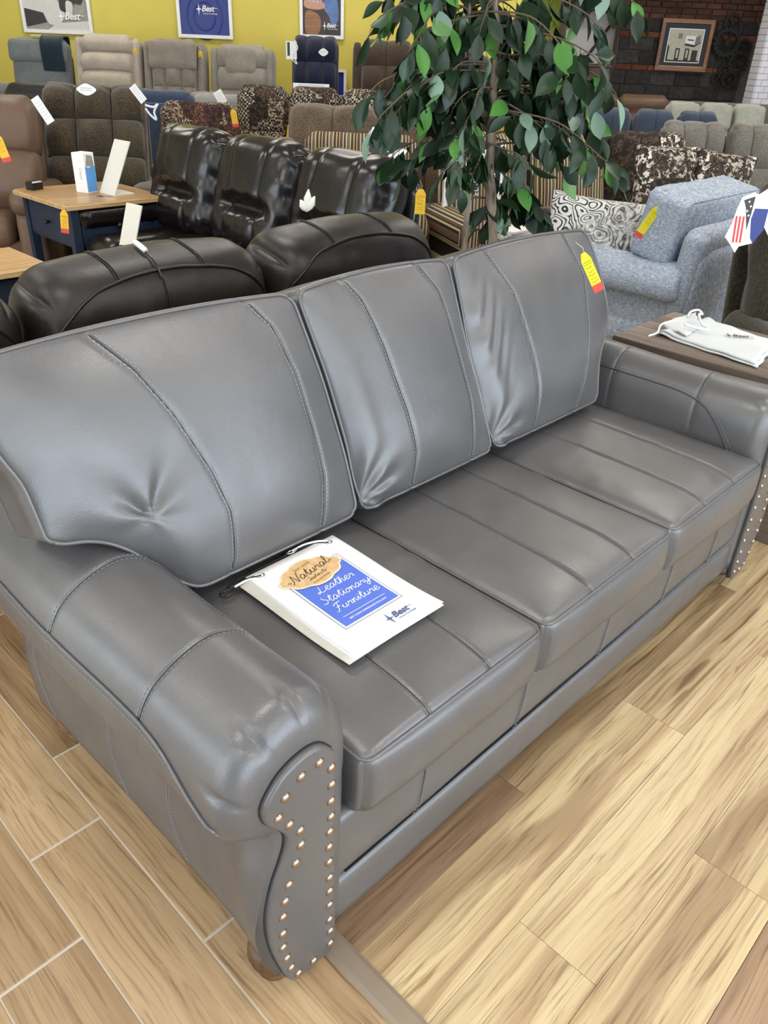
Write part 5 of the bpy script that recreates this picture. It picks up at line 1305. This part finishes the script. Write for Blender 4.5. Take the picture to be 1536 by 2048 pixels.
# grey low block: brown cushions below the stair
seating('leather_sofa', 'brown leather sofa at the foot of the brick wall', 'sofa', LDx(3.05, 12.6), RF, 1.6, 1.10, 'brown_leather', n=2, style='roll', bw=1.4, aw=.15)
seating('recliner_sofa', 'dark grey sofa along the bottom of the brick wall', 'sofa', LDx(4.7, 13.2), RF, 1.8, 1.02, 'stone_fabric', n=2, style='plain', bw=1.6, aw=.15)
# ================================================================ ficus tree
TR = np.array([2.47, 1.86, 0])
tree = thing('ficus_tree', 'tall artificial ficus tree with glossy leaves behind the grey sofa', 'tree', TR)
mk('pot', *lathe([(.12, 0), (.13, .02), (.155, .24), (.165, .25), (.165, .28), (.15, .28), (.145, .25)], 24), 'brown_throw', tree)
mk('moss', *lathe([(.145, .24), (.10, .262), (.02, .27)], 18), 'twig', tree)
t1p = np.array([(2.47, 1.86, .25), (2.475, 1.85, .6), (2.47, 1.825, .908), (2.445, 1.852, 1.167), (2.434, 1.864, 1.405), (2.431, 1.867, 1.553), (2.413, 1.887, 1.75), (2.40, 1.90, 2.0), (2.42, 1.88, 2.35)]) - TR
t2p = np.array([(2.45, 1.87, .25), (2.42, 1.89, .6), (2.398, 1.903, .94), (2.40, 1.90, 1.198), (2.404, 1.896, 1.326), (2.376, 1.925, 1.477), (2.357, 1.946, 1.75), (2.34, 1.96, 2.1)]) - TR
c1, c2 = catmull(t1p, 6), catmull(t2p, 6)
n1 = np.linspace(0, 1, len(c1)); rr = .021 - .011 * n1 + .0022 * np.sin(n1 * 60) + .0015 * np.sin(n1 * 131)
mk('trunk', *tube(c1 + .003 * np.sin(n1 * 40)[:, None], rr, 10), 'bark', tree)
mk('trunk', *tube(c2, .013 - .007 * np.linspace(0, 1, len(c2)), 8), 'bark', tree)
TIPS = [(2.1,2.06,1.66),(2.02,2.05,1.59),(2.22,2.04,1.47),(2.04,2.07,1.42),(2.02,2.03,1.32),(2.18,2.08,1.36),(2.34,2.27,1.17),(2.34,2.19,1.14),(2.39,2.12,1.24),(2.2,1.94,1.4),(2.33,2.02,1.5),(2.27,1.9,1.38),(2.24,1.87,1.26),(2.24,1.82,1.34),(2.31,1.82,1.19),(2.62,1.98,0.97),(2.62,1.92,1.03),(2.72,1.79,1.01),(2.74,1.76,0.98),(2.43,1.68,1.22),(2.52,1.66,1.3),(2.69,1.7,1.19),(2.76,1.7,1.25),(2.93,1.6,1.16),(2.87,1.68,1.3),(2.57,1.46,1.24),(2.81,1.56,1.68),(2.7,1.72,1.69),(2.68,1.63,1.62),(2.57,1.52,1.5),(2.72,1.56,1.44),(2.46,1.57,1.52),(2.75,1.85,1.45),(2.66,1.9,1.62),(2.6,1.74,1.62),(2.33,1.86,1.61),(2.67,1.91,1.35),(2.36,2.02,1.63),(2.42,2.16,1.6),(2.6,1.95,1.49),(2.69,1.62,1.4),(2.38,1.88,1.46),(2.52,1.86,1.25),(2.44,1.84,1.19),(2.13,1.98,1.54),(2.47,1.71,1.53),(2.76,1.76,1.36),(2.17,1.85,1.19),(2.22,1.8,1.16),(2.6,1.8,1.1)]
rt = random.Random(11)
def leaf_mesh(name, mat, bend, fold):
    V = []; F = []; n = 9
    wv = [0, .07, .145, .195, .222, .228, .205, .155, .075, 0]
    for i in range(n + 1):
        s_ = i / n; y = s_; z = -bend * s_ * s_
        w_ = wv[i] * 1.08
        V += [(-w_, y, z + fold * w_), (0, y, z - .012), (w_, y, z + fold * w_)]
    for i in range(n): a = 3 * i; F += [(a, a + 1, a + 4, a + 3), (a + 1, a + 2, a + 5, a + 4)]
    me = bpy.data.meshes.new(name); me.from_pydata(V, [], F); me.materials.append(M[mat]); me.polygons.foreach_set('use_smooth', [True] * len(F)); me.update(); return me
LM = {m_: [leaf_mesh('leaf', m_, b_, f_) for b_, f_ in ((.18, .30), (.05, .45), (.32, .2))] for m_ in ('leaf_dark', 'leaf_bright', 'leaf_pale')}
stem_parts = []; leaves = []
def attach(z):
    c = c1 if rt.random() < .6 else c2
    return c[int(np.argmin(np.abs(c[:, 2] - z)))]
rx = random.Random(21)
for _ in range(30):
    q_ = rx.choice([t_ for t_ in TIPS[:50] if t_[2] > 1.27]); f_ = rx.uniform(.35, .9); TIPS.append((2.42 + (q_[0] - 2.42) * f_, 1.87 + (q_[1] - 1.87) * f_, q_[2] + rx.uniform(-.04, .12)))
ups = [(2.2 + .5 * rt.random(), 1.6 + .6 * rt.random(), 1.78 + .4 * rt.random()) for _ in range(16)]
alltips = [(t_, True) for t_ in TIPS] + [(u_, False) for u_ in ups]
for tip, vis in alltips:
    tip = np.array(tip) - TR
    hd = np.linalg.norm(tip[:2]); za = tip[2] + .02 + .35 * hd * rt.uniform(.4, 1.2)
    a = attach(za); mid = a * .45 + tip * .55 + np.array([0, 0, .10 * hd + rt.uniform(-.02, .05)])
    P = catmull([a, a * .75 + mid * .25 + [0, 0, .01], mid, mid * .35 + tip * .65 + [rt.uniform(-.02, .02), rt.uniform(-.02, .02), .015], tip], 5)
    stem_parts.append(tube(P, np.linspace(.0045, .0014, len(P)), 5))
    L = np.r_[0, np.cumsum(np.linalg.norm(np.diff(P, axis=0), axis=1))]; tot = L[-1]
    span = min(tot * .8, .30); k = 0; s_ = tot
    while s_ > tot - span:
        p = np.array([np.interp(s_, L, P[:, q]) for q in range(3)]); d = P[-1] - P[-4]; d /= np.linalg.norm(d)
        side = np.cross(d, [0, 0, 1]); side /= np.linalg.norm(side) + 1e-9
        sg = 1 if k % 2 else -1
        dr = d * rt.uniform(.1, .7) + side * sg * rt.uniform(.15, .8) + np.array([0, 0, -1]) * rt.uniform(.35, 1.25) + np.array([rt.gauss(0, .36) for _ in range(3)])
        if k == 0: dr = d * .6 + np.array([0, 0, -.8])
        dr /= np.linalg.norm(dr)
        nn = -FH * rt.uniform(.2, 1.3) + np.array([0, 0, 1]) * rt.uniform(-.1, .9) + np.array([rt.gauss(0, .7) for _ in range(3)])
        nn -= dr * (nn @ dr); nn /= np.linalg.norm(nn) + 1e-9
        ln = rt.uniform(.074, .118); pt_ = p + dr * .014
        stem_parts.append(tube([p, pt_ + dr * .004], .0011, 4))
        q = rt.random(); mt = 'leaf_dark' if q < .84 else ('leaf_bright' if q < .95 else 'leaf_pale')
        leaves.append((pt_, dr, nn, ln, mt, vis)); s_ -= rt.uniform(.018, .030); k += 1
mk('twigs', *join(stem_parts), 'twig', tree, kind='stuff')
vis_l = [l for l in leaves if l[5]]; rest = [l for l in leaves if not l[5]]
cmp_ = np.array([0, 0, 1.55])
vis_l.sort(key=lambda l: -l[3] / np.linalg.norm(l[0] + TR - cmp_))
def lm(l):
    p, d, n_, ln = l[:4]; x = np.cross(d, n_)
    m_ = np.eye(4); m_[:3, 0] = x * ln * 1.0; m_[:3, 1] = d * ln; m_[:3, 2] = n_ * ln; m_[:3, 3] = p; return Matrix(m_.tolist())
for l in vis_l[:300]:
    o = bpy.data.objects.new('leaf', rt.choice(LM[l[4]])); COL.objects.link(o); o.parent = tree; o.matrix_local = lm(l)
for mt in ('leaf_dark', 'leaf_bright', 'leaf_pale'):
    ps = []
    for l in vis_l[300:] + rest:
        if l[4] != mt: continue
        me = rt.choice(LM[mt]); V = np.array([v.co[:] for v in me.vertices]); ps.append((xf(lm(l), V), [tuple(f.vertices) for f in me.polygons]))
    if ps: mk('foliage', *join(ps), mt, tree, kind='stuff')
print('leaves', len(leaves), len(vis_l))
